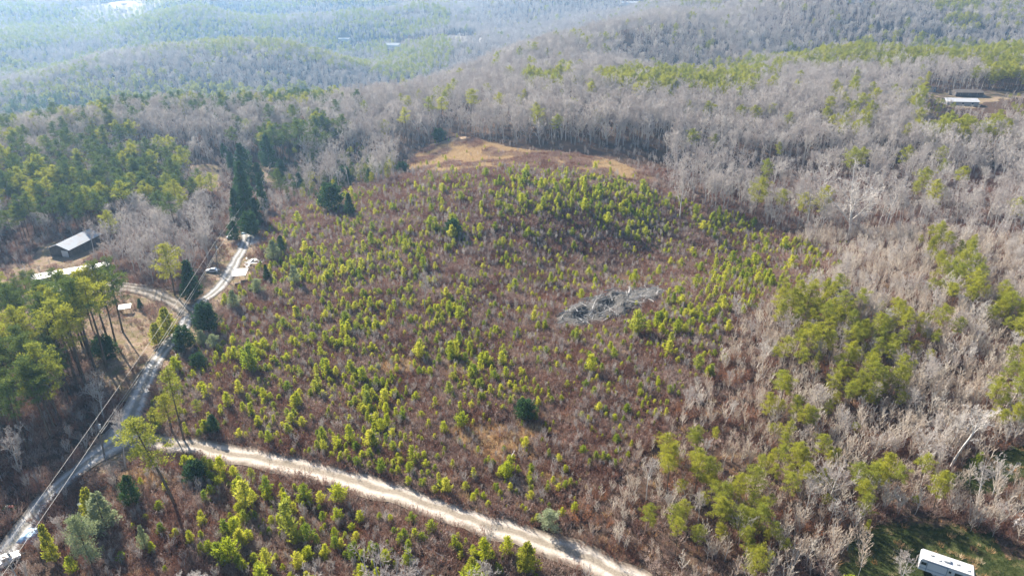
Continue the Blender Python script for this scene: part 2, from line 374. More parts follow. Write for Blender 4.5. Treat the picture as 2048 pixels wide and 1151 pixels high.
road('gravel_lane', LANE_W, 4.6, M['gravel'], 'grey gravel lane running up past the houses', 0.14, 2,
     wfun=lambda p: 4.2 + 3.6 * math.exp(-((p.x-jx)**2 + (p.y-jy)**2) / 90))
road('driveway', DRIVE_W, 5.2, gravel_mat('dirty_gravel', (.13, .11, .09), (.25, .22, .19), (.38, .35, .32)), 'wide pale gravel driveway leading left to the mobile home', 0.18, 3)
road('dirt_path', SPUR_W, 1.6, M['sand'], 'short narrow sandy path beside the lane', 0.10, 4)
def pad(name, cu, cv, rx, ry, mat, label, lift=0.07, seed=0):
    c = at(cu, cv); vs = [(c.x, c.y, c.z + lift)]; n = 40
    for i in range(n):
        a = 2 * math.pi * i / n; k = 1 + .35 * (float(vnoise(math.cos(a) * 3, math.sin(a) * 3, 1.1, seed)) - .5) * 2
        for q in (.5, 1):
            x = c.x + rx * k * q * math.cos(a); y = c.y + ry * k * q * math.sin(a); vs.append((x, y, h1(x, y) + lift))
    fs = []
    for i in range(n):
        j = (i + 1) % n; a, b = 1 + 2*i, 1 + 2*j; fs += [(0, a, b), (a, a+1, b+1, b)]
    me = bpy.data.meshes.new(name); me.from_pydata(vs, [], fs); uvl = me.uv_layers.new(name='UVMap')
    uvl.data.foreach_set('uv', np.full(len(me.loops) * 2, .25, np.float32)); me.materials.append(mat)
    o = bpy.data.objects.new(name, me); COL.objects.link(o); tag(o, label, kind='structure'); return o
pad('sandy_pullout', 985, 1032, 3.6, 3.2, M['sand'], 'small bare sandy patch beside the gravel road', 0.07, 1)
pad('dirt_yard', 500, 480, 5, 5, M['gravel'], 'bare pale dirt yard at the upper end of the lane', 0.08, 2)
pad('dirt_yard', 200, 572, 12, 8, M['sand'], 'bare pale dirt yard in front of the mobile home', 0.09, 3)
pad('cleared_hilltop', 925, 78, 62, 42, M['sand'], 'pale cleared patch on the far blue hill', 0.5, 5)
pad('cleared_hilltop', 245, 14, 75, 170, M['sand'], 'pale bare clearing on the farthest hill at top left', 0.5, 6)

# ------------------------------------------------------------------ plants: prototypes
def rv(r, s=1.0): return Vector((r.uniform(-s, s), r.uniform(-s, s), r.uniform(-s, s)))
def blade(mb, p, d, L, w, r):
    """one long narrow leaf or twig face"""
    d = d.normalized(); s = d.cross(Vector((r.uniform(-1,1), r.uniform(-1,1), r.uniform(-1,1))))
    if s.length < 1e-3: s = d.orthogonal()
    s = s.normalized() * w * .5
    mb.add([p - s, p + s, p + d * L], [(0, 1, 2)])
def leafq(mb, p, d, L, w, r):
    d = d.normalized(); s = d.cross(Vector((r.uniform(-1,1), r.uniform(-1,1), r.uniform(-1,1))))
    if s.length < 1e-3: s = d.orthogonal()
    s = s.normalized() * w * .5
    mb.add([p, p + d * L * .5 + s, p + d * L, p + d * L * .5 - s], [(0, 1, 2, 3)])
def limb(mb, p, d, L, r0, r, n=3, segs=3, up=0.15, wob=0.22, sides=3):
    """bent tapering limb; returns its points"""
    pts = [(p.copy(), d.copy(), r0)]; q = p.copy(); dd = d.normalized()
    for i in range(segs):
        rr = r0 * (1 - .8 * (i + 1) / segs) + .006
        dd = (dd + rv(r, wob) + Vector((0, 0, up))).normalized(); q2 = q + dd * L / segs
        mb.tube(q, q2, pts[-1][2], rr, sides); q = q2; pts.append((q.copy(), dd.copy(), rr))
    return pts
def along(pts, t):
    x = t * (len(pts) - 1); i = min(int(x), len(pts) - 2); f = x - i
    return pts[i][0].lerp(pts[i+1][0], f), pts[i][1].lerp(pts[i+1][1], f), pts[i][2] * (1-f) + pts[i+1][2] * f

def bare_tree(seed, H, fork_at=.4, nst=4, spread=.42, limbs=6, tw=0.05, subs=6, twn=6, rad=.15):
    """leafless broad-crowned tree: trunk dividing into several leaders, limbs, branches and fine twigs"""
    r = random.Random(seed); T, C = MB(), MB(); r0 = H * 0.010 + .03
    base = limb(T, Vector((0, 0, -.3)), Vector((0, 0, 1)), H * .86 + .3, r0, r, segs=7, up=.1, wob=.09, sides=6)
    stems = [(base, fork_at, 1.0)]
    for k in range(nst):
        t = fork_at + .38 * (k + r.random()) / nst
        p, d, rr = along(base, t); a = k * 2.4 + r.uniform(-.5, .5)
        dd = Vector((math.cos(a) * spread * 1.5, math.sin(a) * spread * 1.5, 1))
        stems.append((limb(T, p, dd, H * (1.0 - t) * r.uniform(.75, .95), rr * .62, r, segs=4, up=.14, wob=.16, sides=4), .12, .8))
    for st, lo, sc in stems:
        for k in range(limbs):
            t = min(.99, lo + (1 - lo) * ((k + r.random()) / limbs)); p, d, rr = along(st, t)
            a = k * 2.4 + r.uniform(-.6, .6); L = H * rad * sc * (1.15 - .55 * t) * r.uniform(.7, 1.25)
            lp = limb(C, p, Vector((math.cos(a), math.sin(a), r.uniform(.35, 1.0))) + d * .3, L, max(.022, rr * .45), r, segs=3, up=.14, wob=.26)
            for j in range(subs):
                q, e, r2 = along(lp, .2 + .8 * (j + r.random()) / subs); l2 = L * r.uniform(.3, .55)
                sp = limb(C, q, e + rv(r, .9), l2, max(.014, r2 * .5), r, segs=1, up=.14, wob=.2)
                for i in range(twn):
                    w, g, _ = along(sp, (i + r.random()) / twn); g = (g + rv(r, .85) + Vector((0, 0, .25))); l3 = l2 * r.uniform(.4, .8)
                    blade(C, w, g, l3, tw, r)
                    for _k in range(2): blade(C, w + g.normalized() * l3 * r.uniform(.2, .8), g.normalized() + rv(r, .8), l3 * .6, tw * .8, r)
    return T, C

def sapling(seed, H, stems=1, tw=0.03):
    r = random.Random(seed); T, C = MB(), MB()
    for s in range(stems):
        d = Vector((r.uniform(-.3, .3), r.uniform(-.3, .3), 1)) if stems > 1 else Vector((r.uniform(-.08, .08), r.uniform(-.08, .08), 1))
        h = H * r.uniform(.75, 1); b = limb(T, Vector((r.uniform(-.2, .2) * (stems > 1), r.uniform(-.2, .2) * (stems > 1), -.2)), d, h, .02 + H * .006, r, segs=4, up=.1, wob=.1, sides=3)
        nb = int(14 if stems == 1 else 8)
        for k in range(nb):
            t = .25 + .75 * (k + r.random()) / nb; t = min(t, .99)
            p, e, rr = along(b, t); a = k * 2.4 + r.random(); L = H * (.34 * (1.1 - t * .8)) * r.uniform(.7, 1.2)
            lp = limb(C, p, Vector((math.cos(a), math.sin(a), 1.3)), L, max(.013, rr * .5), r, segs=2, up=.25, wob=.2)
            for i in range(11):
                w, g, _ = along(lp, (i + r.random()) / 11)
                g = g + rv(r, .6) + Vector((0, 0, .4)); l3 = L * r.uniform(.3, .55)
                blade(C, w, g, l3, tw, r); blade(C, w + g.normalized() * l3 * .5, g.normalized() + rv(r, .6), l3 * .55, tw * .8, r)
    return T, C

def tuft(mb, c, d, L, w, n, r, spread=.8):
    for i in range(n): leafq(mb, c + rv(r, L * .25), d.normalized() + rv(r, spread), L * r.uniform(.7, 1.2), w, r)
def pine(seed, H, crown0=.5, rad=.17, limbs=26, dens=1.0):
    """grown pine: bare trunk, ragged crown of separate puffs of needles on limbs"""
    r = random.Random(seed); T, C = MB(), MB(); r0 = .05 + H * .0105
    b = limb(T, Vector((0, 0, -.3)), Vector((0, 0, 1)), H + .1, r0, r, segs=7, up=.2, wob=.05, sides=6)
    for k in range(4):
        p, e, rr = along(b, crown0 * r.uniform(.5, .98)); a = r.uniform(0, 6.28)
        T.tube(p, p + Vector((math.cos(a), math.sin(a), .1)) * r.uniform(.5, 1.4), .03, .012, 3)
    R0 = H * rad
    for k in range(limbs):
        t = crown0 + (1 - crown0) * ((k + r.random()) / limbs) ** .9; s = (t - crown0) / (1 - crown0)
        prof = math.sin(min(1, .25 + s * .85) * math.pi * .93) ** .7 if s < .75 else 1.2 - s
        p, e, rr = along(b, min(t, .985)); a = k * 2.4 + r.uniform(-.5, .5); L = R0 * max(.25, prof) * r.uniform(.6, 1.3)
        lp = limb(T, p, Vector((math.cos(a), math.sin(a), .25 + .5 * s)), L, max(.02, rr * .35), r, segs=2, up=.1, wob=.15)
        nc = 2 + int(L / .75)
        for j in range(nc):
            q, g, _ = along(lp, .35 + .65 * (j + r.random()) / nc)
            q = q + Vector((r.uniform(-1, 1), r.uniform(-1, 1), r.uniform(-.1, .3))) * L * .22; pr = r.uniform(.38, .72)
            for m in range(int(34 * dens)):
                n = Vector((r.gauss(0, 1), r.gauss(0, 1), r.gauss(0, .6) + .25)).normalized(); w = q + Vector((n.x * pr, n.y * pr, n.z * pr * .62)) * r.uniform(.5, 1.05)
                leafq(C, w, n + rv(r, .5) + Vector((0, 0, .4)), .38 * r.uniform(.7, 1.2), .12, r)
    for m in range(30): leafq(C, along(b, .97)[0] + rv(r, .35), Vector((0, 0, 1)) + rv(r, .7), .4, .12, r)
    return T, C
def young_pine(seed, H, dens=1.0, broad=.32):
    r = random.Random(seed); mb = MB(); mb.cur = 1
    b = limb(mb, Vector((0, 0, -.1)), Vector((0, 0, 1)), H * .93 + .1, .02 + H * .01, r, segs=4, up=.2, wob=.05, sides=4)
    mb.cur = 0; wh = int(5 + H * 1.2)
    for k in range(wh):
        t = .12 + .86 * k / (wh - 1)
        p, e, rr = along(b, min(t, .99)); nb = r.randint(4, 6); a0 = r.uniform(0, 6.28)
        for j in range(nb):
            a = a0 + j * 6.28 / nb + r.uniform(-.3, .3); L = H * broad * (1.08 - t) ** .75 * r.uniform(.6, 1.25) + .12
            d = Vector((math.cos(a), math.sin(a), .5 + .6 * t)).normalized()
            n = max(2, int(L / .22))
            for i in range(n):
                q = p + d * L * (i + .8) / n + Vector((0, 0, .12 * i))
                tuft(mb, q, d + Vector((0, 0, .6)), .36, .11, int(7 * dens), r, .8)
    tuft(mb, along(b, .99)[0], Vector((0, 0, 1)), .38, .07, 8, r, .35)
    return mb
def conifer(seed, H, rad, n=2600, point=1.0, leaf=.34):
    """evergreen clothed to the ground: drooping boughs of uneven length, each carrying flat sprays"""
    r = random.Random(seed); T, C = MB(), MB(); b = limb(T, Vector((0, 0, -.3)), Vector((0, 0, 1)), H * .95 + .3, .05 + H * .012, r, segs=5, up=.2, wob=.03, sides=6)
    nb = int(34 + H * 7); per = max(24, n // nb)
    side = [r.uniform(.7, 1.2) for _ in range(7)]
    for k in range(nb):
        s = (k + r.random()) / nb; s = s ** 1.1; z = H * (.05 + .93 * s); a = k * 2.39996 + r.uniform(-.3, .3)
        prof = (1 - s) ** (.8 * point) * min(1, .6 + s * 3)
        L = rad * prof * r.uniform(.6, 1.3) * side[int(a / 6.2832 * 7) % 7] + .15
        d = Vector((math.cos(a), math.sin(a), r.uniform(.15, .75))).normalized()
        for i in range(per):
            t = r.random() ** .6; q = Vector((0, 0, z)) + d * L * t + Vector((-d.y, d.x, 0)) * r.gauss(0, .22) * L * (1.1 - t * .5) + Vector((0, 0, r.gauss(0, .12) * L - .12 * L * t * t))
            leafq(C, q, d + rv(r, .6) + Vector((0, 0, .25)), leaf * r.uniform(.6, 1.3), leaf * .45, r)
    return T, C
def shrub(seed, H, W, n=26, leaf=0, tw=.035):
    """clump of bare scrub stems, a few with dead leaves"""
    r = random.Random(seed); mb = MB()
    for i in range(n):
        a = r.uniform(0, 6.28); q = W * .5 * math.sqrt(r.random()); p = Vector((q * math.cos(a), q * math.sin(a), -.05))
        d = Vector((math.cos(a) * .5 + r.uniform(-.3, .3), math.sin(a) * .5 + r.uniform(-.3, .3), 1.1)); L = H * r.uniform(.5, 1.1)
        blade(mb, p, d, L, tw, r); d.normalize()
        for k in range(4):
            w = p + d * L * r.uniform(.3, .9); blade(mb, w, d + rv(r, .8), L * r.uniform(.25, .5), tw * .8, r)
        for k in range(leaf):
            w = p + d * L * r.uniform(.3, 1) + rv(r, .15); leafq(mb, w, rv(r, 1), .16, .12, r)
    return mb
def grass_clump(seed, H, W, n):
    r = random.Random(seed); mb = MB()
    for i in range(n):
        a = r.uniform(0, 6.28); q = W * .5 * math.sqrt(r.random())
        blade(mb, Vector((q * math.cos(a), q * math.sin(a), -.03)), Vector((math.cos(a) * .4, math.sin(a) * .4, 1)) + rv(r, .25), H * r.uniform(.6, 1.2), .05, r)
    return mb

class Proto:
    """one variant of a plant: the meshes of its parts and the same joined in one mesh for the masses"""
    def __init__(s, name, parts, H):
        s.name = name; s.H = H; s.parts = []
        if isinstance(parts, MB): s.single = None
        s.parts = parts
PROTO = {}
def reg(kind, items):
    """items: list of (H, [(part name, MB, material or list)...])"""
    L = []
    for i, (H, parts) in enumerate(items):
        meshes = [(pn, mb.mesh(kind + '_' + (pn or 'plant'), mats)) for pn, mb, mats in parts]
        j = MB(); jm = []
        for pn, mb, mats in parts:
            mats = mats if isinstance(mats, (list, tuple)) else [mats]; o = len(jm); jm += mats
            k = len(j.v); j.v += mb.v; j.f += [tuple(a + k for a in f) for f in mb.f]; j.m += [a + o for a in mb.m]
        L.append((H, meshes, j.mesh(kind + '_mass', jm) if len(parts) > 1 else meshes[0][1]))
    PROTO[kind] = L
def tc_(t, a, b): return [('trunk', t[0], a), ('crown', t[1], b)]
reg('bare_tree', [(18, tc_(bare_tree(100+i, 18, fork_at=(.42,.3,.22,.5,.36,.2,.46,.3)[i], nst=(4,5,6,3,4,6,4,5)[i], spread=(.36,.45,.6,.28,.4,.6,.34,.5)[i], rad=(.15,.16,.18,.13,.15,.18,.14,.16)[i], tw=.06), M['bark'], M['twig'])) for i in range(8)])
reg('pine_tree', [(17, tc_(pine(200+i, 17, crown0=(.5,.42,.58,.34,.48,.62)[i], rad=(.21,.25,.17,.25,.23,.22)[i], limbs=(24,28,20,34,26,20)[i]), M['pine_bark'], M['needle'])) for i in range(6)]
    + [(17, tc_(pine(220+i, 17, crown0=(.5,.42,.36,.55)[i], rad=(.23,.26,.27,.2)[i], limbs=(25,29,34,22)[i]), M['pine_bark'], M['dark_needle'])) for i in range(4)])
reg('bare_sapling', [(6, tc_(sapling(300+i, 6, stems=(1,1,3,4,1,5)[i], tw=.05), M['bark'], M['pale_twig'])) for i in range(6)])
reg('field_sapling', [(4, tc_(sapling(350+i, 4, stems=(3,5,1,4)[i], tw=.035), M['bark'], M['twig'])) for i in range(4)])
reg('young_pine', [(3, [(None, young_pine(400+i, 3, broad=(.28,.37,.22,.42,.32,.25,.38)[i]), [M['young'], M['pine_bark']])]) for i in range(7)])
reg('evergreen_tree', [(9, tc_(conifer(500, 9, 2.1, 6500), M['pine_bark'], M['cedar'])), (9, tc_(conifer(501, 9, 2.8, 7500, .8), M['pine_bark'], M['cedar'])), (4, tc_(conifer(502, 4, 2.0, 4200, .45, .3), M['pine_bark'], M['cedar']))])
reg('golden_evergreen', [(6, tc_(conifer(510, 6, 1.7, 4200, .9, .3), M['pine_bark'], M['golden']))])
reg('silver_evergreen', [(6, tc_(conifer(511, 6, 1.7, 4200, .8, .3), M['pine_bark'], M['silver'])), (9, tc_(pine(212, 9, crown0=.12, rad=.27, limbs=34), M['pine_bark'], M['silver']))])
reg('russet_shrub', [(2.5, [(None, shrub(600+i, 2.5, 2.0, 34, leaf=7), M['russet'])]) for i in range(3)])
reg('scrub', [(1.3, [(None, shrub(700+i, (1.1,1.5,.9,1.3,1.0)[i], (1.5,1.3,1.7,1.1,1.4)[i], 30, leaf=(0,0,2,0,3)[i], tw=.045), M['scrub'])]) for i in range(5)])
reg('straw', [(.8, [(None, grass_clump(720+i, .8, 1.1, 46), M['straw'])]) for i in range(3)])
M['pale_straw'] = leaf_mat('pale_dry_grass', [(0.42, 0.27, 0.16), (0.52, 0.40, 0.28), (0.46, 0.33, 0.22), (0.60, 0.49, 0.36)], 0.3, 0.8)
reg('pale_straw', [(.8, [(None, grass_clump(725+i, .8, 1.1, 46), M['pale_straw'])]) for i in range(3)])
reg('lawn', [(.3, [(None, grass_clump(730+i, .3, .9, 40), M['grass'])]) for i in range(2)])

# copies as things of their own
def place_thing(kind, var, loc, s, rz, label, cat, group, name=None, tilt=(0, 0), mats=None):
    H, meshes, mass = PROTO[kind][var]; name = name or kind
    if len(meshes) == 1:
        o = bpy.data.objects.new(name, meshes[0][1]); COL.objects.link(o)
    else:
        o = bpy.data.objects.new(name, None); COL.objects.link(o); o.empty_display_size = .5
        for pn, me in meshes:
            c = bpy.data.objects.new(pn, me); COL.objects.link(c); c.parent = o
    o.location = loc; o.rotation_euler = (tilt[0], tilt[1], rz); o.scale = (s, s, s) if not isinstance(s, tuple) else s
    return tag(o, label, cat, group)
_cols = {}
def proto_collection(kind):
    if kind not in _cols:
        c = bpy.data.collections.new('mass_' + kind)
        for i, (H, meshes, mass) in enumerate(PROTO[kind]):
            o = bpy.data.objects.new('%s_source_%02d' % (kind, i), mass); c.objects.link(o)
        _cols[kind] = c
    return _cols[kind]
def mass(name, kind, pts, scl, rz, var, label, cat):
    """stuff: a very large number of plants as one object"""
    if len(pts) == 0: return
    me = bpy.data.meshes.new(name); me.vertices.add(len(pts)); me.vertices.foreach_set('co', np.asarray(pts, np.float32).ravel())
    for an, ty, dat in (('scl', 'FLOAT', scl), ('rz', 'FLOAT', rz), ('vi', 'INT', var)):
        a = me.attributes.new(an, ty, 'POINT'); a.data.foreach_set('value', np.asarray(dat, np.int32 if ty == 'INT' else np.float32))
    for m in PROTO[kind][0][2].materials: me.materials.append(m)
    o = bpy.data.objects.new(name, me); COL.objects.link(o)
    g = bpy.data.node_groups.new('scatter_' + name, 'GeometryNodeTree')
    g.interface.new_socket('Geometry', in_out='INPUT', socket_type='NodeSocketGeometry'); g.interface.new_socket('Geometry', in_out='OUTPUT', socket_type='NodeSocketGeometry')
    gi = g.nodes.new('NodeGroupInput'); go = g.nodes.new('NodeGroupOutput'); ip = g.nodes.new('GeometryNodeInstanceOnPoints')
    ci = g.nodes.new('GeometryNodeCollectionInfo'); ci.inputs['Collection'].default_value = proto_collection(kind)
    ci.inputs['Separate Children'].default_value = True; ci.inputs['Reset Children'].default_value = True
    def na(an, ty):
        n = g.nodes.new('GeometryNodeInputNamedAttribute'); n.data_type = ty; n.inputs['Name'].default_value = an; return n.outputs['Attribute']
    cx = g.nodes.new('ShaderNodeCombineXYZ'); g.links.new(na('rz', 'FLOAT'), cx.inputs[2])
    rot = g.nodes.new('FunctionNodeEulerToRotation'); g.links.new(cx.outputs[0], rot.inputs[0])
    g.links.new(gi.outputs[0], ip.inputs['Points']); g.links.new(ci.outputs[0], ip.inputs['Instance'])
    ip.inputs['Pick Instance'].default_value = True
    g.links.new(na('vi', 'INT'), ip.inputs['Instance Index']); g.links.new(rot.outputs[0], ip.inputs['Rotation'])
    g.links.new(na('scl', 'FLOAT'), ip.inputs['Scale']); g.links.new(ip.outputs[0], go.inputs[0])
    md = o.modifiers.new('scatter', 'NODES'); md.node_group = g
    tag(o, label, cat, kind='stuff')

# ------------------------------------------------------------------ things placed one by one
KEEP = []     # (x, y, radius) kept free of scattered plants
exec_list = []
def keep(x, y, r): KEEP.append((x, y, r))
from_px = at

M['white_roof'] = paint_mat('white_metal_roof', (.42, .42, .43), .5, 0, .7, (.45, .40, .34), .35)
M['white'] = paint_mat('white_siding', (.5, .5, .49), .6, 0, .3)
M['rust_roof'] = paint_mat('old_galvanised_roof', (.24, .27, .31), .5, .2, .9, (.22, .16, .14), .45)
M['dark_wood'] = paint_mat('dark_boards', (.06, .05, .045), .8, 0, .4)
M['grey'] = paint_mat('grey_siding', (.32, .32, .32), .7)
M['glass'] = paint_mat('dark_glass', (.02, .03, .04), .12, 0, 0)
M['tyre'] = paint_mat('tyre', (.02, .02, .02), .8, 0, .2)
M['car_white'] = paint_mat('white_car_paint', (.55, .57, .60), .25, 0, .08)
M['steel'] = paint_mat('dull_steel', (.5, .5, .5), .4, .6, .2)
M['blue'] = paint_mat('blue_tarp', (.25, .40, .55), .6, 0, .5, (.5, .5, .5))
M['red'] = paint_mat('red_plastic', (.55, .05, .03), .5)
M['cream'] = paint_mat('cream_plastic', (.7, .62, .45), .5)
M['black'] = paint_mat('black_trim', (.03, .03, .03), .6)
M['stripe'] = paint_mat('blue_grey_stripe', (.12, .20, .28), .5)
M['pole'] = paint_mat('weathered_pole', (.13, .115, .105), .85, 0, .5, (.3, .28, .26), 1.5)
M['wire'] = paint_mat('aluminium_wire', (.35, .33, .30), .6, 0, .1)
M['rubber_grey'] = paint_mat('grey_deck', (.35, .36, .37), .8)

def gable(name, loc, rz, W, L, eave, ridge, roof, wall, label, cat, door=None, over=.5, windows=(), fascia=None, group=None):
    """gabled building, front gable at local y=0 facing -y"""
    b = empty(name, loc, rz, label, cat, group)
    w = MB(); w.prism([(-W/2, -.6), (W/2, -.6), (W/2, eave), (0, ridge - .12), (-W/2, eave)], 0, L); w.build('wall', wall, b)
    r_ = MB(); sl = (ridge - eave) / (W / 2); e = W/2 + over; t = .1
    r_.prism([(-e, eave - sl*over), (0, ridge), (e, eave - sl*over), (e, eave - sl*over + t), (0, ridge + t), (-e, eave - sl*over + t)], -over, L + over)
    n = int(L / .9)
    for i in range(n + 1):
        y = -over + .05 + (L + 2*over - .1) * i / n
        for s in (-1, 1): r_.tube((0, y, ridge + t + .01), (s * e, y, eave - sl*over + t + .01), .03, .03, 3)
    r_.build('roof', roof, b)
    if door:
        for (x, z, dw, dh, dm) in door:
            d = MB(); d.box(x, -.04, z, dw, .1, dh)
            for k in range(3): d.box(x, -.10, z - dh/2 + dh*(k+1)/4, dw, .03, .04)
            d.build('door', dm, b)
    for (x, z, ww, wh, side) in windows:
        f = MB(); g = MB()
        if side == 'front': f.box(x, -.03, z, ww + .16, .08, wh + .16); g.box(x, -.075, z, ww, .03, wh)
        else:
            sx = W/2 if side == 'right' else -W/2; q = 1 if side == 'right' else -1
            f.box(sx + q*.03, x, z, .08, ww + .16, wh + .16); g.box(sx + q*.075, x, z, .03, ww, wh)
        fo = f.build('window', M['white'], b); g.build('pane', M['glass'], fo)
    return b

# barn
p = at(119, 512); q = at(141, 513)
gable('barn', (p.x + .5, p.y, p.z), R(-10), 8.0, 15.5, 3.0, 4.6, M['rust_roof'], M['dark_wood'],
      'dark wooden barn with streaked bluish metal roof among the left pines', 'barn', door=[(2.1, 1.15, 2.6, 2.3, M['white'])], over=.6)
keep(p.x + 2, p.y + 4, 8); keep(p.x + 3, p.y + 12, 8); keep(p.x, p.y - 4, 6)
# mobile home
a = at(64, 553, 3.4); b = at(218, 528, 3.4); mid = (a + b) / 2; dr = (b - a); L = Vector((dr.x, dr.y)).length; rz = math.atan2(dr.y, dr.x)
e_ = empty('mobile_home', (mid.x, mid.y, h1(mid.x, mid.y)), rz, 'long mobile home with white roof behind the grove of tall pines', 'mobile home')
w = MB(); w.box(0, 0, 1.7, L, 4.4, 2.8); w.build('wall', M['white'], e_)
w = MB(); w.v = []; prof = [(-2.5, 3.1), (0, 3.55), (2.5, 3.1), (2.5, 3.2), (0, 3.67), (-2.5, 3.2)]
w.prism(prof, -L/2 - .2, L/2 + .2); w.v = [(y, -x, z) for x, y, z in w.v]; w.build('roof', M['white_roof'], e_)
w = MB(); w.box(0, 0, .1, L - .1, 4.2, .9); w.build('skirting', M['grey'], e_)
for x in (-L*.38, -L*.15, L*.1, L*.33):
    f = MB(); f.box(x, -2.22, 1.9, 1.2, .08, 1.0); fo = f.build('window', M['grey'], e_)
    g = MB(); g.box(x, -2.27, 1.9, 1.0, .04, .8); g.build('pane', M['glass'], fo)
d_ = MB(); d_.box(-.5, -2.23, 1.35, .95, .08, 2.0); d_.build('door', M['grey'], e_)
for t in (-.4, -.2, 0, .2, .4): keep(mid.x + dr.x * t, mid.y + dr.y * t, 4.2)
# outbuilding beside it
a = at(100, 585, 2.6); b = at(160, 570, 2.6); dr = b - a; L = Vector((dr.x, dr.y)).length; rz2 = math.atan2(dr.y, dr.x); mid = (a + b) / 2
e_ = empty('outbuilding', (mid.x, mid.y, h1(mid.x, mid.y)), rz2, 'low dark outbuilding with a white roof edge under the pine grove', 'shed')
w = MB(); w.box(0, 2, 1.2, L, 3.6, 2.4); w.build('wall', M['dark_wood'], e_)
w = MB(); w.box(0, 1.9, 2.55, L + .6, 4.6, .12, Matrix.Rotation(R(4), 4, 'X')); w.build('roof', M['grey'], e_)
w = MB(); w.box(0, -.5, 2.5, L + .7, .12, .22); w.build('fascia', M['white_roof'], e_)
w = MB(); w.box(1, .16, 1.05, 1.0, .08, 2.0); w.build('door', M['grey'], e_)
keep(mid.x, mid.y + 2, 4)

# open carport
def carport(name, u, v, W, D, H, rz, label, tilt=0.05, n=4, mat=None, cat='carport'):
    c = at(u, v); e = empty(name, (c.x, c.y, h1(c.x, c.y)), rz, label, cat)
    r_ = MB(); Mx = Matrix.Translation((0, 0, H)) @ Matrix.Rotation(tilt, 4, 'X'); r_.box(0, 0, 0, W, D, .08, Mx)
    k = int(W / .6)
    for i in range(k + 1): r_.box(-W/2 + .03 + (W - .06) * i / k, 0, .055, .05, D, .03, Mx)
    r_.build('roof', mat or M['white_roof'], e)
    for sx in (-1, 1):
        for sy in (-1, 1):
            m_ = MB(); m_.tube((sx*(W/2-.15), sy*(D/2-.15), -.1), (sx*(W/2-.15), sy*(D/2-.15), H + sy*D/2*tilt - .05), .06, .06, 6, True); m_.build('post', M['steel'], e)
    bm_ = MB(); bm_.box(0, -D/2 + .15, H - D/2*tilt - .12, W - .1, .08, .14); bm_.build('beam', M['steel'], e)
    keep(c.x, c.y, max(W, D) * .75); return e
carport('carport', 483, 557, 4.3, 5.4, 2.5, R(8), 'white roofed open carport on the right side of the lane')
carport('canopy', 252, 622, 3.4, 2.6, 1.7, R(20), 'small low white canopy on the open ground right of the pine grove', .12, cat='canopy')

def car(loc, rz, label, mat, kind='sedan', s=1.0, group=None, name='parked_car', cat='car'):
    """car with its front towards +x"""
    e = empty(name, loc, rz, label, cat, group); e.scale = (s, s, s)
    def arch(prof, w0, w1, nm, mt, bev=.06):
        mb = MB(); n = len(prof)
        L = [(x, -w0/2 if z < .75 else -w1/2, z) for x, z in prof]; Rr = [(x, -y, z) for x, y, z in L]
        Li = [(x, y + bev, z + (bev if z > .75 else 0)) for x, y, z in L]; Ri = [(x, -y, z) for x, y, z in Li]
        mb.add(L + Li + Ri + Rr, [(i, (i+1) % n, n+(i+1) % n, n+i) for i in range(n)] + [(n+i, n+(i+1) % n, 2*n+(i+1) % n, 2*n+i) for i in range(n)]
               + [(2*n+i, 2*n+(i+1) % n, 3*n+(i+1) % n, 3*n+i) for i in range(n)] + [tuple(range(n-1, -1, -1)), tuple(range(3*n, 4*n))])
        return mb.build(nm, mt, e)
    arch([(-2.2, .3), (2.15, .3), (2.25, .55), (2.15, .78), (1.0, .93), (-1.6, .98), (-2.2, .92), (-2.28, .6)], 1.75, 1.7, 'body', mat)
    if kind == 'pickup':
        arch([(-.55, .93), (1.05, .93), (.55, 1.5), (-.35, 1.55)], 1.6, 1.42, 'cabin', mat)
        b2 = MB(); b2.box(-1.35, 0, .99, 1.35, 1.4, .03); b2.build('cargo_bed', M['black'], e); gx = ((.84, 1.2),)
    else:
        arch([(-1.75, .93), (1.0, .92), (.35, 1.42), (-1.2, 1.45)], 1.6, 1.38, 'cabin', mat)
    g = MB(); g.add([(1.0, -.68, .97), (1.0, .68, .97), (.50, .58, 1.39), (.50, -.58, 1.39)], [(0, 1, 2, 3)]) if False else None
    x0, x1 = (.55, 1.05) if kind == 'pickup' else (.35, 1.0); zt = 1.5 if kind == 'pickup' else 1.42
    g.add([(x1 - .02, -.66, 1.0), (x1 - .02, .66, 1.0), (x0 + .06, .56, zt), (x0 + .06, -.56, zt)], [(0, 1, 2, 3)]) ; g.v = [(x + .03, y, z + .035) for x, y, z in g.v]
    g.build('windshield', M['glass'], e)
    for sy in (-1, 1):
        g = MB(); xs = (-.35, .6) if kind == 'pickup' else (-1.35, .62)
        g.add([(xs[0], sy*.80, 1.0), (xs[1], sy*.80, 1.0), (xs[1] - .25, sy*.735, 1.36), (xs[0] + .15, sy*.735, 1.36)], [(0, 1, 2, 3)]); g.build('side_window', M['glass'], e)
        for x in (-1.4, 1.4):
            wl = MB(); wl.tube((x, sy*.72, .33), (x, sy*.92, .33), .33, .33, 16, True); wo = wl.build('wheel', M['tyre'], e)
            rm = MB(); rm.tube((x, sy*.91, .33), (x, sy*.935, .33), .19, .17, 12, True); rm.build('rim', M['steel'], wo)
        hl = MB(); hl.box(2.19, sy*.6, .66, .12, .3, .14); hl.build('headlight', M['steel'], e)
    return e
def car_px(u, v, rz, label, mat, kind='sedan', s=1.0, **k):
    c = at(u, v); keep(c.x, c.y, 3.6); return car((c.x, c.y, h1(c.x, c.y)), rz, label, mat, kind, s, **k)
car_px(425, 543, R(180), 'white car parked in the shade beside the second utility pole', M['car_white'], s=.95)
car_px(463, 477, R(-10), 'small white car parked at the upper end of the gravel lane', M['car_white'], s=.8)
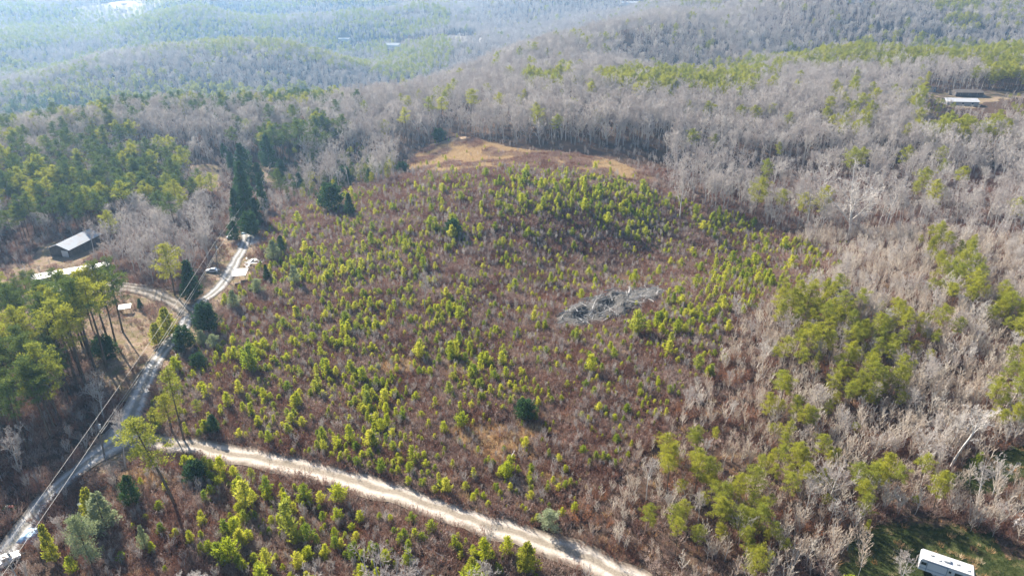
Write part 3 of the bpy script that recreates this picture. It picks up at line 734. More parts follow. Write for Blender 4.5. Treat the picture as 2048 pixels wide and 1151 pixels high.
car_px(12, 1125, R(48), 'white pickup truck parked at the lower left corner under the wires', M['car_white'], 'pickup', 1.0, name='pickup_truck', cat='pickup truck')
car_px(95, 622, R(15), 'silver car half hidden under the left end of the pine grove', M['steel'], s=.9)

# small tractor under the carport
c = at(478, 570); e_ = empty('tractor', (c.x, c.y, h1(c.x, c.y)), R(-160), 'dark small tractor standing in front of the white carport', 'tractor')
m_ = MB(); m_.box(.5, 0, .75, 1.2, .55, .5); m_.box(-.45, 0, .6, .9, .7, .3); m_.build('body', M['dark_wood'], e_)
m_ = MB(); m_.box(-.5, 0, .95, .45, .45, .12); m_.box(-.72, 0, 1.15, .1, .45, .4); m_.build('seat', M['black'], e_)
m_ = MB(); m_.tube((-.05, 0, .9), (-.2, 0, 1.2), .02, .02, 5); m_.tube((-.2, 0, 1.18), (-.22, 0, 1.22), .2, .2, 12, True); m_.build('steering_wheel', M['black'], e_)
for x, r_ in ((-.6, .5), (.95, .3)):
    for s in (-1, 1):
        m_ = MB(); m_.tube((x, s*.4, r_), (x, s*.68, r_), r_, r_, 16, True); wo = m_.build('wheel', M['tyre'], e_)
        m_ = MB(); m_.tube((x, s*.67, r_), (x, s*.70, r_), r_*.5, r_*.45, 10, True); m_.build('rim', M['cream'], wo)
m_ = MB(); m_.box(1.12, 0, .85, .05, .4, .2); m_.build('grille', M['steel'], e_)

# pile of boards
c = at(503, 527); e_ = empty('board_pile', (c.x, c.y, h1(c.x, c.y)), 0, 'heap of pale boards and scrap on the right of the lane above the carport', 'scrap pile')
rb = random.Random(5); keep(c.x, c.y, 4)
for i in range(24):
    m_ = MB(); L = rb.uniform(1.2, 3.2); Mx = Matrix.Translation((rb.gauss(0, 1.3), rb.gauss(0, 1.6), .12 + rb.random() * .7)) @ Matrix.Rotation(rb.uniform(0, 3.14), 4, 'Z') @ Matrix.Rotation(rb.uniform(-.25, .25), 4, 'Y')
    m_.box(0, 0, 0, L, rb.uniform(.2, .9), .05, Mx); m_.build('board', M['white'] if i % 3 else M['dead'], e_)
def tarp(u, v, w, d, h, label, seed):
    c = at(u, v); mb = MB(); n = 8; r = random.Random(seed); vs = []
    for i in range(n + 1):
        for j in range(n + 1):
            x = (i/n - .5); y = (j/n - .5); k = max(abs(x), abs(y)) * 2
            vs.append((x * w, y * d, (h * (1 - k ** 2.5) + r.uniform(-.08, .08)) * (k < .99) + .03))
    mb.add(vs, [(i*(n+1)+j, (i+1)*(n+1)+j, (i+1)*(n+1)+j+1, i*(n+1)+j+1) for i in range(n) for j in range(n)])
    o = mb.build('tarp', M['blue'], None); o.location = (c.x, c.y, h1(c.x, c.y)); tag(o, label, 'tarp'); keep(c.x, c.y, w * .6)
tarp(490, 466, 2.6, 2.4, .6, 'crumpled pale blue tarp at the top of the gravel lane', 1)
tarp(584, 424, 3.5, 2.6, .8, 'pale blue tarp below the dark trees at the upper left edge of the field', 2)
tarp(62, 1070, 3.2, 4.0, .9, 'blue tarp lying under the wires near the lower left corner', 3)

# flat trailer with cans, and a barrel
c = at(22, 1018); g0 = h1(c.x, c.y); e_ = empty('flat_trailer', (c.x, c.y, g0), R(4), 'small dark flat trailer carrying red and cream cans at the left edge', 'trailer')
m_ = MB(); m_.box(0, 0, .5, 2.6, 1.4, .1); m_.box(0, .7, .6, 2.6, .05, .16); m_.box(0, -.7, .6, 2.6, .05, .16); m_.build('bed', M['grass'], e_)
m_ = MB(); m_.tube((1.3, 0, .45), (2.3, 0, .4), .05, .05, 6, True); m_.build('drawbar', M['black'], e_)
for s in (-1, 1):
    m_ = MB(); m_.tube((0, s*.75, .3), (0, s*.92, .3), .3, .3, 14, True); m_.build('wheel', M['tyre'], e_)
for i, (x, mt, lb) in enumerate(((-.55, M['cream'], 'cream can at the left end of the small flat trailer'), (0.0, M['red'], 'red can in the middle of the small flat trailer'), (.5, M['red'], 'red can at the right end of the small flat trailer'))):
    m_ = MB(); m_.box(0, 0, .22, .34, .24, .44); m_.tube((.08, 0, .44), (.2, 0, .6), .03, .025, 6); m_.box(-.03, 0, .5, .16, .05, .05)
    o = m_.build('fuel_can', mt); o.location = (c.x + x, c.y, g0 + .55); tag(o, lb, 'can')
keep(c.x, c.y, 3)
c = at(162, 1015); e_ = empty('barrel', (c.x, c.y, h1(c.x, c.y)), 0, 'dark barrel with a white lid standing below the road junction', 'barrel')
m_ = MB()
for z0, z1, ra, rb_ in ((0, .3, .42, .44), (.3, .34, .46, .46), (.34, .7, .44, .44), (.7, .74, .46, .46), (.74, 1.05, .44, .42)): m_.tube((0, 0, z0), (0, 0, z1), ra, rb_, 16)
m_.build('drum', M['stripe'], e_); m_ = MB(); m_.tube((0, 0, 1.04), (0, 0, 1.12), .44, .42, 16, True); m_.build('lid', M['white'], e_); keep(c.x, c.y, 2)

# camping trailer, lower right
ga = at(1832, 1131); gb = at(1945, 1171)
A = at(1843.4, 1094.6, 3.1); B = at(1940, 1126.3, 3.1); A2 = at(1834.8, 1113.4, 3.1)
ux = Vector((B.x - A.x, B.y - A.y, 0)); L = 8.0; ux.normalize(); uy = Vector((-ux.y, ux.x, 0))
org = Vector((A.x, A.y, 0)) + ux * (L / 2) - uy * 1.25
g0 = h1(org.x, org.y)
e_ = empty('camper_trailer', (org.x, org.y, g0), math.atan2(ux.y, ux.x), 'long white camper trailer parked on the green grass in the lower right corner', 'camper trailer')
prof = [(-4.0, .62), (-2.0, .62), (-1.75, .45), (-.6, .45), (-.35, .62), (3.6, .62), (4.0, 1.0), (4.12, 1.6), (3.85, 2.75), (3.6, 2.98), (-3.7, 2.98), (-4.0, 2.8)]
m_ = MB(); n = len(prof)
m_.add([(x, -1.25, z) for x, z in prof] + [(x, 1.25, z) for x, z in prof], [(i, n+i, n+(i+1) % n, (i+1) % n) for i in range(n)] + [tuple(range(n)), tuple(range(2*n-1, n-1, -1))])
m_.build('body', M['car_white'], e_)
m_ = MB(); m_.box(-.05, 0, 3.02, 7.5, 2.56, .08); m_.box(-.05, -1.26, 2.93, 7.6, .05, .1); m_.box(-.05, 1.26, 2.93, 7.6, .05, .1); m_.build('roof', M['white_roof'], e_)
m_ = MB(); m_.box(-.2, .1, 3.2, .95, .75, .3); m_.box(-.2, .1, 3.37, .8, .6, .04); m_.build('air_conditioner', M['white'], e_)
for x, y in ((-2.4, .3), (-1.3, -.3), (1.4, .2), (2.9, -.4)):
    m_ = MB(); m_.box(x, y, 3.1, .42, .42, .12); m_.box(x, y, 3.18, .36, .36, .05); m_.build('roof_vent', M['grey'] if y > 0 else M['white'], e_)
def side_win(x, z, w, h, nm='window'):
    f = MB(); f.box(x, -1.262, z, w + .1, .04, h + .1); fo = f.build(nm, M['steel'], e_); g = MB(); g.box(x, -1.29, z, w, .03, h); g.build('pane', M['glass'], fo)
side_win(-3.4, 2.15, .75, .55); side_win(1.75, 2.0, 1.15, .75); side_win(3.1, 2.2, .85, .35)
m_ = MB(); m_.box(.45, -1.27, 1.62, .72, .05, 1.95); do = m_.build('door', M['white'], e_)
m_ = MB(); m_.box(.45, -1.305, 2.15, .34, .03, .45); m_.build('pane', M['glass'], do); m_ = MB(); m_.box(.72, -1.31, 1.5, .06, .04, .14); m_.build('handle', M['black'], do)
for z, hh in ((1.22, .07), (1.06, .04)):
    for x0, x1 in ((-4.0, .06), (.84, 3.95)):
        m_ = MB(); m_.box((x0+x1)/2, -1.262, z, x1-x0, .02, hh); m_.build('stripe', M['stripe'], e_)
m_ = MB(); m_.box(-2.9, -1.27, 1.85, .08, .05, 2.1); m_.tube((-2.9, -1.33, 2.85), (.1, -1.33, 2.85), .07, .07, 8, True); m_.box(0.03, -1.27, 1.85, .06, .05, 2.1); m_.build('awning', M['stripe'], e_)
for x in (-1.55, -.75):
    for s in (-1, 1):
        m_ = MB(); m_.tube((x, s*1.02, .36), (x, s*1.24, .36), .36, .36, 16, True); wo = m_.build('wheel', M['tyre'], e_)
        m_ = MB(); m_.tube((x, s*1.235, .36), (x, s*1.26, .36), .2, .18, 12, True); m_.build('rim', M['steel'], wo)
m_ = MB(); m_.box(4.09, 0, 2.1, .04, 1.5, .6, None); m_.build('front_window', M['glass'], e_)
m_ = MB(); m_.tube((3.9, -.8, .55), (5.1, 0, .5), .05, .05, 6); m_.tube((3.9, .8, .55), (5.1, 0, .5), .05, .05, 6); m_.tube((5.05, 0, 0), (5.05, 0, .8), .04, .04, 6); m_.build('hitch', M['black'], e_)
m_ = MB(); m_.tube((4.45, 0, .55), (4.45, 0, 1.15), .18, .16, 10, True); m_.build('gas_bottle', M['cream'], e_)
for x in (-3, -1, 1, 3): keep(org.x + ux.x * x, org.y + ux.y * x, 3.0)

# houses far off
def house_px(name, u, v, W, L, eave, ridge, rz, roof, wall, label, cat='house', wins=True):
    c = at(u, v); w = [(W*.25, 1.5, 1.1, 1.1, 'front'), (-W*.25, 1.5, 1.1, 1.1, 'front')] + [(L * k, 1.5, 1.2, 1.1, sd) for k in (.2, .5, .8) for sd in ('left', 'right')] if wins else ()
    ca, sa = math.cos(rz), math.sin(rz)
    keep(c.x - sa * L * .3, c.y + ca * L * .3, max(W, L) * .55)
    for k in range(1, 4): keep(c.x - sa * L * .3 , c.y + ca * L * .3 - k * 9, max(W, L) * .5)
    return gable(name, (c.x, c.y, h1(c.x, c.y)), rz, W, L, eave, ridge, roof, wall, label, cat, door=[(0, 1.0, .95, 2.0, M['dark_wood'])], windows=w, over=.4)
c = at(1950, 209)
house_px('long_house', 1950, 209, 9, 20, 2.6, 4.2, R(84), M['white_roof'], M['grey'], 'long low grey house with bright white roof in the clearing at right')
house_px('dark_barn', 1958, 190, 10, 19, 2.6, 4.0, R(88), M['dark_wood'], M['dark_wood'], 'long dark roofed barn behind the white roofed house', 'barn')
house_px('small_shed', 1868, 184, 5, 6, 2.3, 3.8, R(35), M['dark_wood'], M['grey'], 'small dark gabled shed at the left side of the right clearing', 'shed', False)
house_px('large_house', 800, 96, 12, 26, 5.5, 9, R(80), M['grey'], M['white'], 'white two storey house half hidden by trees below the far cleared hill')
house_px('white_house', 1950, 62, 9, 12, 3.2, 6, R(30), M['grey'], M['white'], 'white gabled house among trees near the top right')
house_px('white_building', 1275, 10, 14, 40, 5, 8, R(85), M['white_roof'], M['white'], 'long white building at the top edge right of the middle', 'building', False)
house_px('pale_building', 700, 82, 12, 22, 4, 6, R(80), M['white_roof'], M['white'], 'pale roofed building at the left end of the far clearing', 'building', False)
house_px('farmhouse', 1725, 4, 14, 22, 5, 9, R(75), M['white_roof'], M['white'], 'pale farmhouse on the top edge above the right wood', 'house', False)

# ------------------------------------------------------------------ utility poles and wires
def pole(base, top, label, transformer=True):
    b = Vector(base); t = Vector(top); e = empty('utility_pole', b, 0, label, 'utility pole', 'utility poles along the lane')
    d = t - b
    m_ = MB()
    for k in range(4): m_.tube(d * (k/4) - Vector((0, 0, .4 if k == 0 else 0)), d * ((k+1)/4), .19 - .02*k, .17 - .02*k, 10, k == 3)
    m_.build('pole', M['pole'], e)
    u = d.normalized()
    m_ = MB(); m_.tube(d, d + u * .28, .05, .04, 8, True); m_.tube(d + u*.1, d + u*.16, .09, .09, 10, True); m_.tube(d + u*.2, d + u*.25, .09, .08, 10, True); m_.build('insulator', M['white'], e)
    if transformer:
        q = d - u * 1.6 + Vector((.38, -.12, 0)); m_ = MB()
        m_.tube(q - Vector((0, 0, .5)), q + Vector((0, 0, .4)), .27, .27, 14, True); m_.tube(q + Vector((0, 0, .4)), q + Vector((0, 0, .5)), .29, .12, 14, True)
        m_.tube(q + Vector((0, 0, .5)), q + Vector((.02, 0, .85)), .05, .03, 6, True); m_.build('transformer', M['rubber_grey'], e)
        m_ = MB(); m_.box((q.x + d.x)/2 - u.x*1.6/2, -.06, q.z, .5, .08, .1); m_.build('bracket', M['black'], e)
    q = d - u * 2.9; m_ = MB(); m_.box(q.x + .15, q.y, q.z, .3, .06, .08); m_.tube(q + Vector((.28, 0, -.1)), q + Vector((.28, 0, .1)), .05, .05, 8, True); m_.build('wire_bracket', M['white'], e)
    m_ = MB(); m_.tube(Vector((.2, -.12, -.3)), Vector((.2, -.12, .9)), .05, .05, 6, True); m_.build('guard', M['white'], e)
    keep(b.x, b.y, 5.5)
    return d
def top_at(base, u, v):
    d = ray(u, v); t = base.y / d[1]; return Vector((t * d[0], base.y, CAM_Z + t * d[2]))
b1 = at(210, 915); t1 = top_at(b1, 193, 838)
b2 = at(437, 548); t2 = top_at(b2, 430, 485)
b3 = at(535, 356); t3 = top_at(b3, 543, 329); t3.z = max(t3.z, b3.z + 8)
b0 = Vector((-77, 34, h1(-77, 34))); t0 = b0 + Vector((0, 0, 10.5))
for k, (b, t, lb, tr) in enumerate(((b1, t1, 'nearer utility pole with grey transformer standing beside the road junction', True), (b2, t2, 'utility pole with grey transformer standing by the white parked car', True), (b3, t3, 'farthest utility pole with pale top between the dark evergreens', False), (b0, t0, 'utility pole past the lower left corner', False))):
    if k < 3: pole(b, t, lb, tr)
    else: pole(b, t, lb, tr)
def wire(a, b, sag, r, label, name='power_line'):
    m_ = MB(); n = 28; pr = None
    for i in range(n + 1):
        t = i / n; p = a.lerp(b, t); p.z -= sag * 4 * t * (1 - t)
        if pr: m_.tube(pr, p, r, r, 5)
        pr = p
    o = m_.build(name, M['wire']); tag(o, label, 'power line', 'power lines along the lane')
up = Vector((0, 0, .25))
def low(b, t, q=2.9): d = (t - b).normalized(); return t - d * q + Vector((.28, 0, 0))
sp_ = [(b0, t0), (b1, t1), (b2, t2), (b3, t3)]
nm = ['from the lower left edge to the nearer pole', 'between the nearer pole and the second pole', 'from the second pole up to the farthest pole']
for i in range(3):
    (ba, ta), (bb, tb) = sp_[i], sp_[i+1]
    wire(ta + up, tb + up, .7, .028, 'single top wire ' + nm[i])
    wire(low(ba, ta), low(bb, tb), .8, .035, 'lower cable ' + nm[i])
    if i == 1: wire(low(ba, ta, 3.5), low(bb, tb, 3.6), 1.1, .028, 'lowest wire ' + nm[i])

# ------------------------------------------------------------------ heap of cleared logs in the field
c = at(1222, 612)
e_ = empty('brush_heap', (c.x, c.y, h1(c.x, c.y)), 0, 'large grey heap of piled dead logs and branches in the cleared field', 'log pile')
rb = random.Random(8)
pa = at(1116, 650); pb = at(1322, 580); ax = Vector((pb.x - pa.x, pb.y - pa.y, 0)); LL = ax.length; ax.normalize(); ay = Vector((-ax.y, ax.x, 0))
mid = Vector(((pa.x+pb.x)/2, (pa.y+pb.y)/2, 0)); off = mid - Vector((c.x, c.y, 0))
WW = 9.3
def heap_h(s, t):
    k = 1 - (s / (LL/2)) ** 2 - (t / (WW)) ** 2
    return 3.0 * max(0, k) ** .6 * (.25 + 1.3 * float(vnoise(s + 50, t + 50, 3.4, 5)))
def heap_pt(s, t, dz=0):
    p = off + ax * s + ay * t; return Vector((p.x, p.y, h1(c.x + p.x, c.y + p.y) - e_.location.z + heap_h(s, t) + dz))
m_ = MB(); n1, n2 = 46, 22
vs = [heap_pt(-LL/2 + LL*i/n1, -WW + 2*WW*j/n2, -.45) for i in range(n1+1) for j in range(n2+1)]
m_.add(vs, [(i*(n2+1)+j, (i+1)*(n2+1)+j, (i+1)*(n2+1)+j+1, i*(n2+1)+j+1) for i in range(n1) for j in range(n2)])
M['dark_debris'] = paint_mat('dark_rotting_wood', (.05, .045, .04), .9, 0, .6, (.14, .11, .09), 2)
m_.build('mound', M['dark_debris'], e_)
for i in range(96):
    while True:
        s = rb.uniform(-LL/2, LL/2); t = rb.uniform(-WW, WW)
        if (s/(LL/2))**2 + (t/WW)**2 < .92: break
    a = rb.gauss(.15, .75); L = rb.uniform(2.2, 6.5); r0 = rb.uniform(.09, .22)
    d = (ax * math.cos(a) + ay * math.sin(a) + Vector((0, 0, rb.uniform(-.12, .22)))).normalized()
    p = heap_pt(s, t, rb.uniform(-.05, .45)) - d * L/2; m_ = MB()
    lp = limb(m_, p, d, L, r0, rb, segs=4, up=0, wob=.10, sides=6)
    for k in range(4):
        q, g, rr = along(lp, rb.uniform(.3, .98)); limb(m_, q, g + rv(rb, .9), L * rb.uniform(.15, .35), rr * .5, rb, segs=2, up=0, wob=.3)
    m_.build('log', M['dead'] if i % 2 == 0 else M['heap_wood'], e_)
m_ = MB()
for i in range(1150):
    while True:
        s = rb.uniform(-LL/2-3, LL/2+3); t = rb.uniform(-WW-2, WW+2)
        if (s/(LL/2+1))**2 + (t/(WW+1))**2 < .5 + float(vnoise(s + 9, t + 3, 2.5, 6)): break
    p = heap_pt(s, t, rb.uniform(-.2, .5)); a = rb.gauss(.1, .9)
    d = ax * math.cos(a) + ay * math.sin(a) + Vector((0, 0, rb.uniform(-.3, .6))); L = rb.uniform(.8, 2.8)
    p = p - d.normalized() * L * .4
    m_.tube(p, p + d.normalized() * L * .55 + rv(rb, .15), .05, .035, 3); m_.tube(p + d.normalized() * L * .5, p + (d.normalized() + rv(rb, .3)) * L, .035, .012, 3)
o = m_.build('tangled_branches', M['heap_wood'], e_); o['kind'] = 'stuff'
for k in range(-2, 3): keep(c.x + off.x + ax.x * k * LL / 5.2, c.y + off.y + ax.y * k * LL / 5.2, 6.5)

def fallen(u, v, L, rz, label, r0=.16, n=1):
    q = at(u, v); m_ = MB(); r = random.Random(int(u)); d = Vector((math.cos(rz), math.sin(rz), .05))
    lp = limb(m_, Vector((0, 0, .5)), d, L, r0, r, segs=4, up=-.02, wob=.05, sides=6)
    for k in range(6): a, g, rr = along(lp, r.uniform(.4, .98)); limb(m_, a, g + rv(r, .9), L * .2, rr * .6, r, segs=2, up=.05, wob=.3)
    o = m_.build('fallen_log', M['dead']); o.location = (q.x, q.y, q.z + .3); tag(o, label, 'log'); return o
fallen(1022, 920, 2.6, R(70), 'short pale broken log standing out of the brown scrub in the lower field', .14)
fallen(855, 1100, 5.5, R(-35), 'longer pale fallen log below the gravel road', .15)
fallen(868, 1090, 4.0, R(-15), 'shorter pale fallen log lying close above another below the road', .11)
fallen(825, 1135, 4.0, R(-50), 'thin pale fallen log at the bottom edge of the scrub', .09)
fallen(925, 535, 7, R(38), 'grey fallen trunk lying among the small pines of the upper field', .12)

# ------------------------------------------------------------------ named single trees
USED = []
def tree_px(kind, var, bu, bv, tv, label, cat='tree', group=None, wide=1.0, rz=None, name=None, tu=None):
    b = at(bu, bv); H, _, _ = PROTO[kind][var]; t = top_at(b, bu if tu is None else tu, tv); hh = max(1.0, t.z - b.z)
    s = hh / H; lx = (t.x - b.x) if tu is not None else 0
    keep(b.x, b.y, .8 + s * .5); USED.append((b.x, b.y))
    return place_thing(kind, var, (b.x, b.y, b.z), (s * wide, s * wide, s), rz if rz is not None else 0 if tu is not None else rnd.uniform(0, 6), label, cat, group, name, (0, math.atan2(lx, hh)) if tu is not None else (0, 0))
EV = 'evergreen_tree'
tree_px(EV, 0, 387, 600, 520, 'dense dark green conical tree in the fork of lane and driveway', wide=1.35)
tree_px('pine_tree', 3, 350, 590, 488, 'tall thin olive pine just left of the conical tree at the lane fork', wide=1.2)
tree_px(EV, 2, 215, 716, 674, 'dark rounded evergreen standing alone below the pine grove', wide=1.15)
tree_px('golden_evergreen', 0, 340, 672, 614, 'right of two yellow green pointed evergreens beside the lane', wide=1.1, group='pair of yellow green evergreens')
tree_px('golden_evergreen', 0, 318, 688, 645, 'left and lower of two yellow green pointed evergreens beside the lane', wide=1.3, group='pair of yellow green evergreens')
tree_px(EV, 2, 370, 698, 656, 'dark rounded evergreen on the right edge of the lane below the fork', wide=1.1)
tree_px(EV, 2, 417, 662, 608, 'dark blue green rounded evergreen right of the lane fork', wide=1.0)
tree_px(EV, 0, 282, 617, 596, 'small dark evergreen bush by the driveway', wide=1.5)
tree_px(EV, 0, 497, 440, 322, 'tallest dark columnar evergreen in the row by the upper lane', wide=.95)
tree_px(EV, 1, 490, 362, 286, 'broad dark evergreen at the top of the row by the upper lane', wide=1.0)
tree_px(EV, 1, 540, 338, 268, 'broad blackish evergreen standing behind the farthest utility pole', wide=1.0)
tree_px(EV, 0, 478, 450, 375, 'dark evergreen on the left side of the columnar row', wide=1.0)
tree_px(EV, 2, 504, 470, 425, 'dark rounded evergreen at the lower end of the columnar row', wide=1.0)
tree_px(EV, 1, 516, 452, 395, 'dark evergreen on the right side of the columnar row', wide=.8)
tree_px(EV, 1, 450, 318, 286, 'small dark evergreen at the upper left of the row', wide=1.0)
tree_px(EV, 1, 466, 345, 303, 'small dark evergreen left of the broad evergreen', wide=1.0)
tree_px(EV, 0, 528, 425, 345, 'dark evergreen right of the tallest columnar one', wide=.8)
tree_px(EV, 2, 665, 420, 370, 'dark evergreen mound in the shaded trees above the field', wide=1.2)
tree_px(EV, 2, 805, 345, 325, 'dark bush at the left end of the tan grass', wide=1.6)
tree_px(EV, 2, 878, 280, 258, 'dark bush against the wood at the top of the tan grass', wide=1.6)
tree_px(EV, 1, 268, 1012, 950, 'dark green evergreen with pale edge below the road junction', wide=1.0)
tree_px('silver_evergreen', 0, 215, 1060, 985, 'pale grey green evergreen near the barrel', wide=1.1)
tree_px('golden_evergreen', 0, 190, 1040, 975, 'yellow green evergreen touching the pale one near the barrel', wide=.9)
tree_px('silver_evergreen', 1, 185, 1130, 1035, 'large pale green drooping evergreen near the lower left', wide=.9)
tree_px('golden_evergreen', 0, 110, 1125, 1048, 'narrow yellow green evergreen below the wires', wide=.6)
tree_px('silver_evergreen', 0, 293, 1100, 1050, 'small pale narrow evergreen in the lower left scrub', wide=.6)
tree_px('silver_evergreen', 1, 1100, 1062, 1022, 'pale green rounded shrub on the far side of the gravel road', wide=1.5)
tree_px('silver_evergreen', 0, 590, 570, 530, 'pale grey green evergreen on the left border of the field', wide=1.0)
tree_px(EV, 1, 565, 508, 470, 'dark evergreen on the left border of the field', wide=1.0)
tree_px('silver_evergreen', 0, 470, 618, 580, 'pale grey green evergreen between carport and field', wide=1.1)
tree_px('pine_tree', 0, 352, 1012, 838, 'tall leaning pine with tufted crown beside the road junction', tu=285, wide=1.15)
tree_px('pine_tree', 2, 368, 880, 738, 'slender tall pine on the left edge of the field above the junction', tu=330, wide=.9)
tree_px('pine_tree', 3, 345, 865, 790, 'broad yellow green pine beside the slender one above the junction', wide=1.5)
tree_px('pine_tree', 4, 400, 845, 800, 'low bushy pine on the left edge of the field')
GU = (97,115,133,150,165,180,192,205,219,233,246,122,152,172,76,50,132,214,160,186,28)
GORD = 'first second third fourth fifth sixth seventh eighth ninth tenth eleventh twelfth thirteenth fourteenth fifteenth sixteenth seventeenth eighteenth nineteenth twentieth last'.split()
for i, (u, v, t_) in enumerate(((97,655,545),(115,690,560),(133,700,572),(150,722,575),(165,692,548),(180,718,556),(192,742,560),(205,700,540),(219,692,530),(233,690,524),(246,664,520),(122,742,590),(152,765,600),(172,772,610),(76,640,545),(50,640,560),(132,650,540),(214,738,560),(160,640,540),(186,660,545),(28,650,560))):
    tree_px('pine_tree', (6, 9, 5, 0, 7)[i % 5], u, v, t_, GORD[sorted(range(21), key=lambda q: GU[q]).index(i)] + ' slender bare trunked pine from the left in the mobile home grove', 'pine tree', 'pine grove by the mobile home', wide=.95)
for (u, v, t_, w_, lb) in ((1698,478,318,1.3,'large pale leafless tree with spreading limbs at the back edge of the thicket'),(1900,935,790,1.2,'largest leafless tree above the green grass at lower right'),(1612,470,335,1.0,'pale leafless tree left of the large spreading one'),(850,628,535,.7,'thin dead grey tree standing alone in the middle of the field'),(1655,1010,905,1.1,'leafless tree with pale trunk above the camper grass'),(2035,1200,955,1.2,'big pale leafless tree at the right edge beyond the camper trailer'),(1795,1190,1100,1.0,'pale leafless tree left of the camper trailer at the bottom edge'),(1770,455,330,1.1,'leafless tree right of the large pale spreading one'),(1360,440,352,1.1,'leafless pale tree at the right end of the tan grass')):
    tree_px('bare_tree', 5 if u == 1698 else 3 if u == 1900 else (1, 4, 2)[u % 3], u, v, t_, lb, wide=w_)
for (u, v, t_, lb) in ((942,262,180,'tall lone pine with small crown above the tan grass'),(858,262,193,'slender pine left of the lone pine above the tan grass'),(885,268,196,'slender pine between two others above the tan grass'),(815,290,215,'slender pine at the left above the tan grass'),(1180,225,165,'dark topped pine in the bare wood behind the field')):
    tree_px('pine_tree', 5 if u > 860 else 2, u, v, t_, lb, 'pine tree')
for (u, v, t_, kd, vr, lb) in ((556,322,252,'pine_tree',7,'leftmost of the tall dark pines behind the farthest utility pole'),(580,326,246,'pine_tree',9,'second of the tall dark pines behind the farthest utility pole'),(606,330,240,'pine_tree',7,'third of the tall dark pines behind the farthest utility pole'),(640,332,258,'pine_tree',8,'rightmost of the tall dark pines behind the farthest utility pole'),(565,360,318,EV,1,'dark evergreen right of the farthest utility pole'),(520,372,325,EV,1,'dark evergreen left of the farthest utility pole'),(486,400,340,EV,1,'dark evergreen in the middle of the columnar row'),(470,480,440,EV,1,'dark evergreen at the left foot of the columnar row'),(405,690,660,'silver_evergreen',0,'small grey green evergreen right of the lane below the fork'),(432,700,668,'silver_evergreen',1,'loose grey green evergreen between lane and field below the fork'),(398,735,708,EV,2,'small dark bush between the lane and the field'),(520,590,556,'silver_evergreen',1,'loose grey green evergreen on the field border below the carport'),(548,520,480,'silver_evergreen',0,'pale evergreen on the field border right of the scrap heap'),(535,560,528,EV,0,'slim dark evergreen on the field border below the scrap heap'),(312,850,815,'golden_evergreen',0,'yellow green bush beside the lane above the junction'),(430,865,828,EV,1,'dark green evergreen just above the left part of the gravel road'),(395,960,925,EV,2,'dark green bush just below the left part of the gravel road'),(1050,835,800,EV,2,'dark low evergreen in the middle of the lower field'),(905,470,440,EV,2,'dark evergreen bush among the young pines of the upper field'),(700,430,385,EV,0,'dark evergreen at the upper left corner of the field'),(740,365,335,EV,1,'dark evergreen in the shaded hollow left of the tan grass'),(690,372,335,EV,2,'dark mound of evergreen in the shaded hollow'),(640,345,300,'pine_tree',6,'dark pine behind the shaded hollow'),(600,380,345,EV,1,'dark evergreen left of the shaded hollow'),(1055,1140,1085,'golden_evergreen',0,'large yellow green bush at the bottom edge beside the gravel road'),(945,1160,1115,'golden_evergreen',0,'smaller yellow green bush at the bottom edge left of the road')):
    tree_px(kd, vr, u, v, t_, lb, wide=1.25)
# a dead brown conifer beside the road
tree_px('bare_tree', 1, 980, 1105, 1040, 'small rusty brown dead tree on the near side of the gravel road', wide=.9)

# ------------------------------------------------------------------ scattered plants
KP = np.array(KEEP)
def blocked(x, y, pad=0.0):
    out = np.zeros(x.shape, bool)
    for kx, ky, kr in KP: out |= np.hypot(x - kx, y - ky) < kr + pad
    return out
def sample(spacing, y0, y1, jit=.9, marg=160, vmax=1290):
    """jittered grid over what the camera sees between two distances"""
    ys = np.arange(y0, y1, spacing); xm = (1024 + marg) / F * (y1 * 1.12 + 60)
    xs = np.arange(-xm, xm, spacing); X, Y = np.meshgrid(xs, ys); X = X.ravel(); Y = Y.ravel()
    k = np.abs(X) < (1024 + marg) / F * (Y * 1.12 + 60); X = X[k]; Y = Y[k]
    X = X + rng.uniform(-jit, jit, X.size) * spacing / 2 * 1.2; Y = Y + rng.uniform(-jit, jit, X.size) * spacing / 2 * 1.2
    Z = hgt(X, Y); u, v, dep = proj(X, Y, Z)
    k = (dep > 20) & (u > -marg) & (u < 2048 + marg) & (v < vmax) & (v > -120)
    return X[k], Y[k], Z[k], u[k], v[k], dep[k]
def onroad(x, y, pad):
    d = dist_line(x, y, MAIN_W) < 2.9 + pad
    d |= dist_line(x, y, LANE_W) < 2.6 + pad
    d |= dist_line(x, y, DRIVE_W) < 2.6 + pad
    return d
def zones(x, y, u, v):
    wb = 10 * (vnoise(x, y, 5, 9) - .5); u2 = u + wb; v2 = v + wb * .6
    z = {}
    z['field'] = inpoly(u2, v2, FIELD); z['lower'] = inpoly(u2, v2, LOWER)
    z['tan'] = inpoly(u2, v2, TAN) | inpoly(u2, v2, TAN2); z['thick'] = inpoly(u2, v2, THICK)
    z['yard'] = inpoly(u2, v2, YARD) | inpoly(u2, v2, YARD2); z['home'] = inpoly(u2, v2, HOME)
    z['thick'] &= ~z['yard']; z['field'] |= inpoly(u, v, GAP)
    z['open'] = z['tan'] | z['home'] | inpoly(u, v, RCLR) | inpoly(u, v, BARN) | inpoly(u, v, PATCH) | inpoly(u, v, YARD_L)
    z['clr'] = (np.hypot((u-925)/40, (v-78)/9) < 1) | (np.hypot((u-245)/42, (v-14)/14) < 1) | ((np.abs(v - (92 - (u-680)*.045)) < 4) & (u > 680) & (u < 900))
    z['forest'] = ~(z['field'] | z['lower'] | z['thick'] | z['yard'] | z['open'] | z['clr'])
    return z
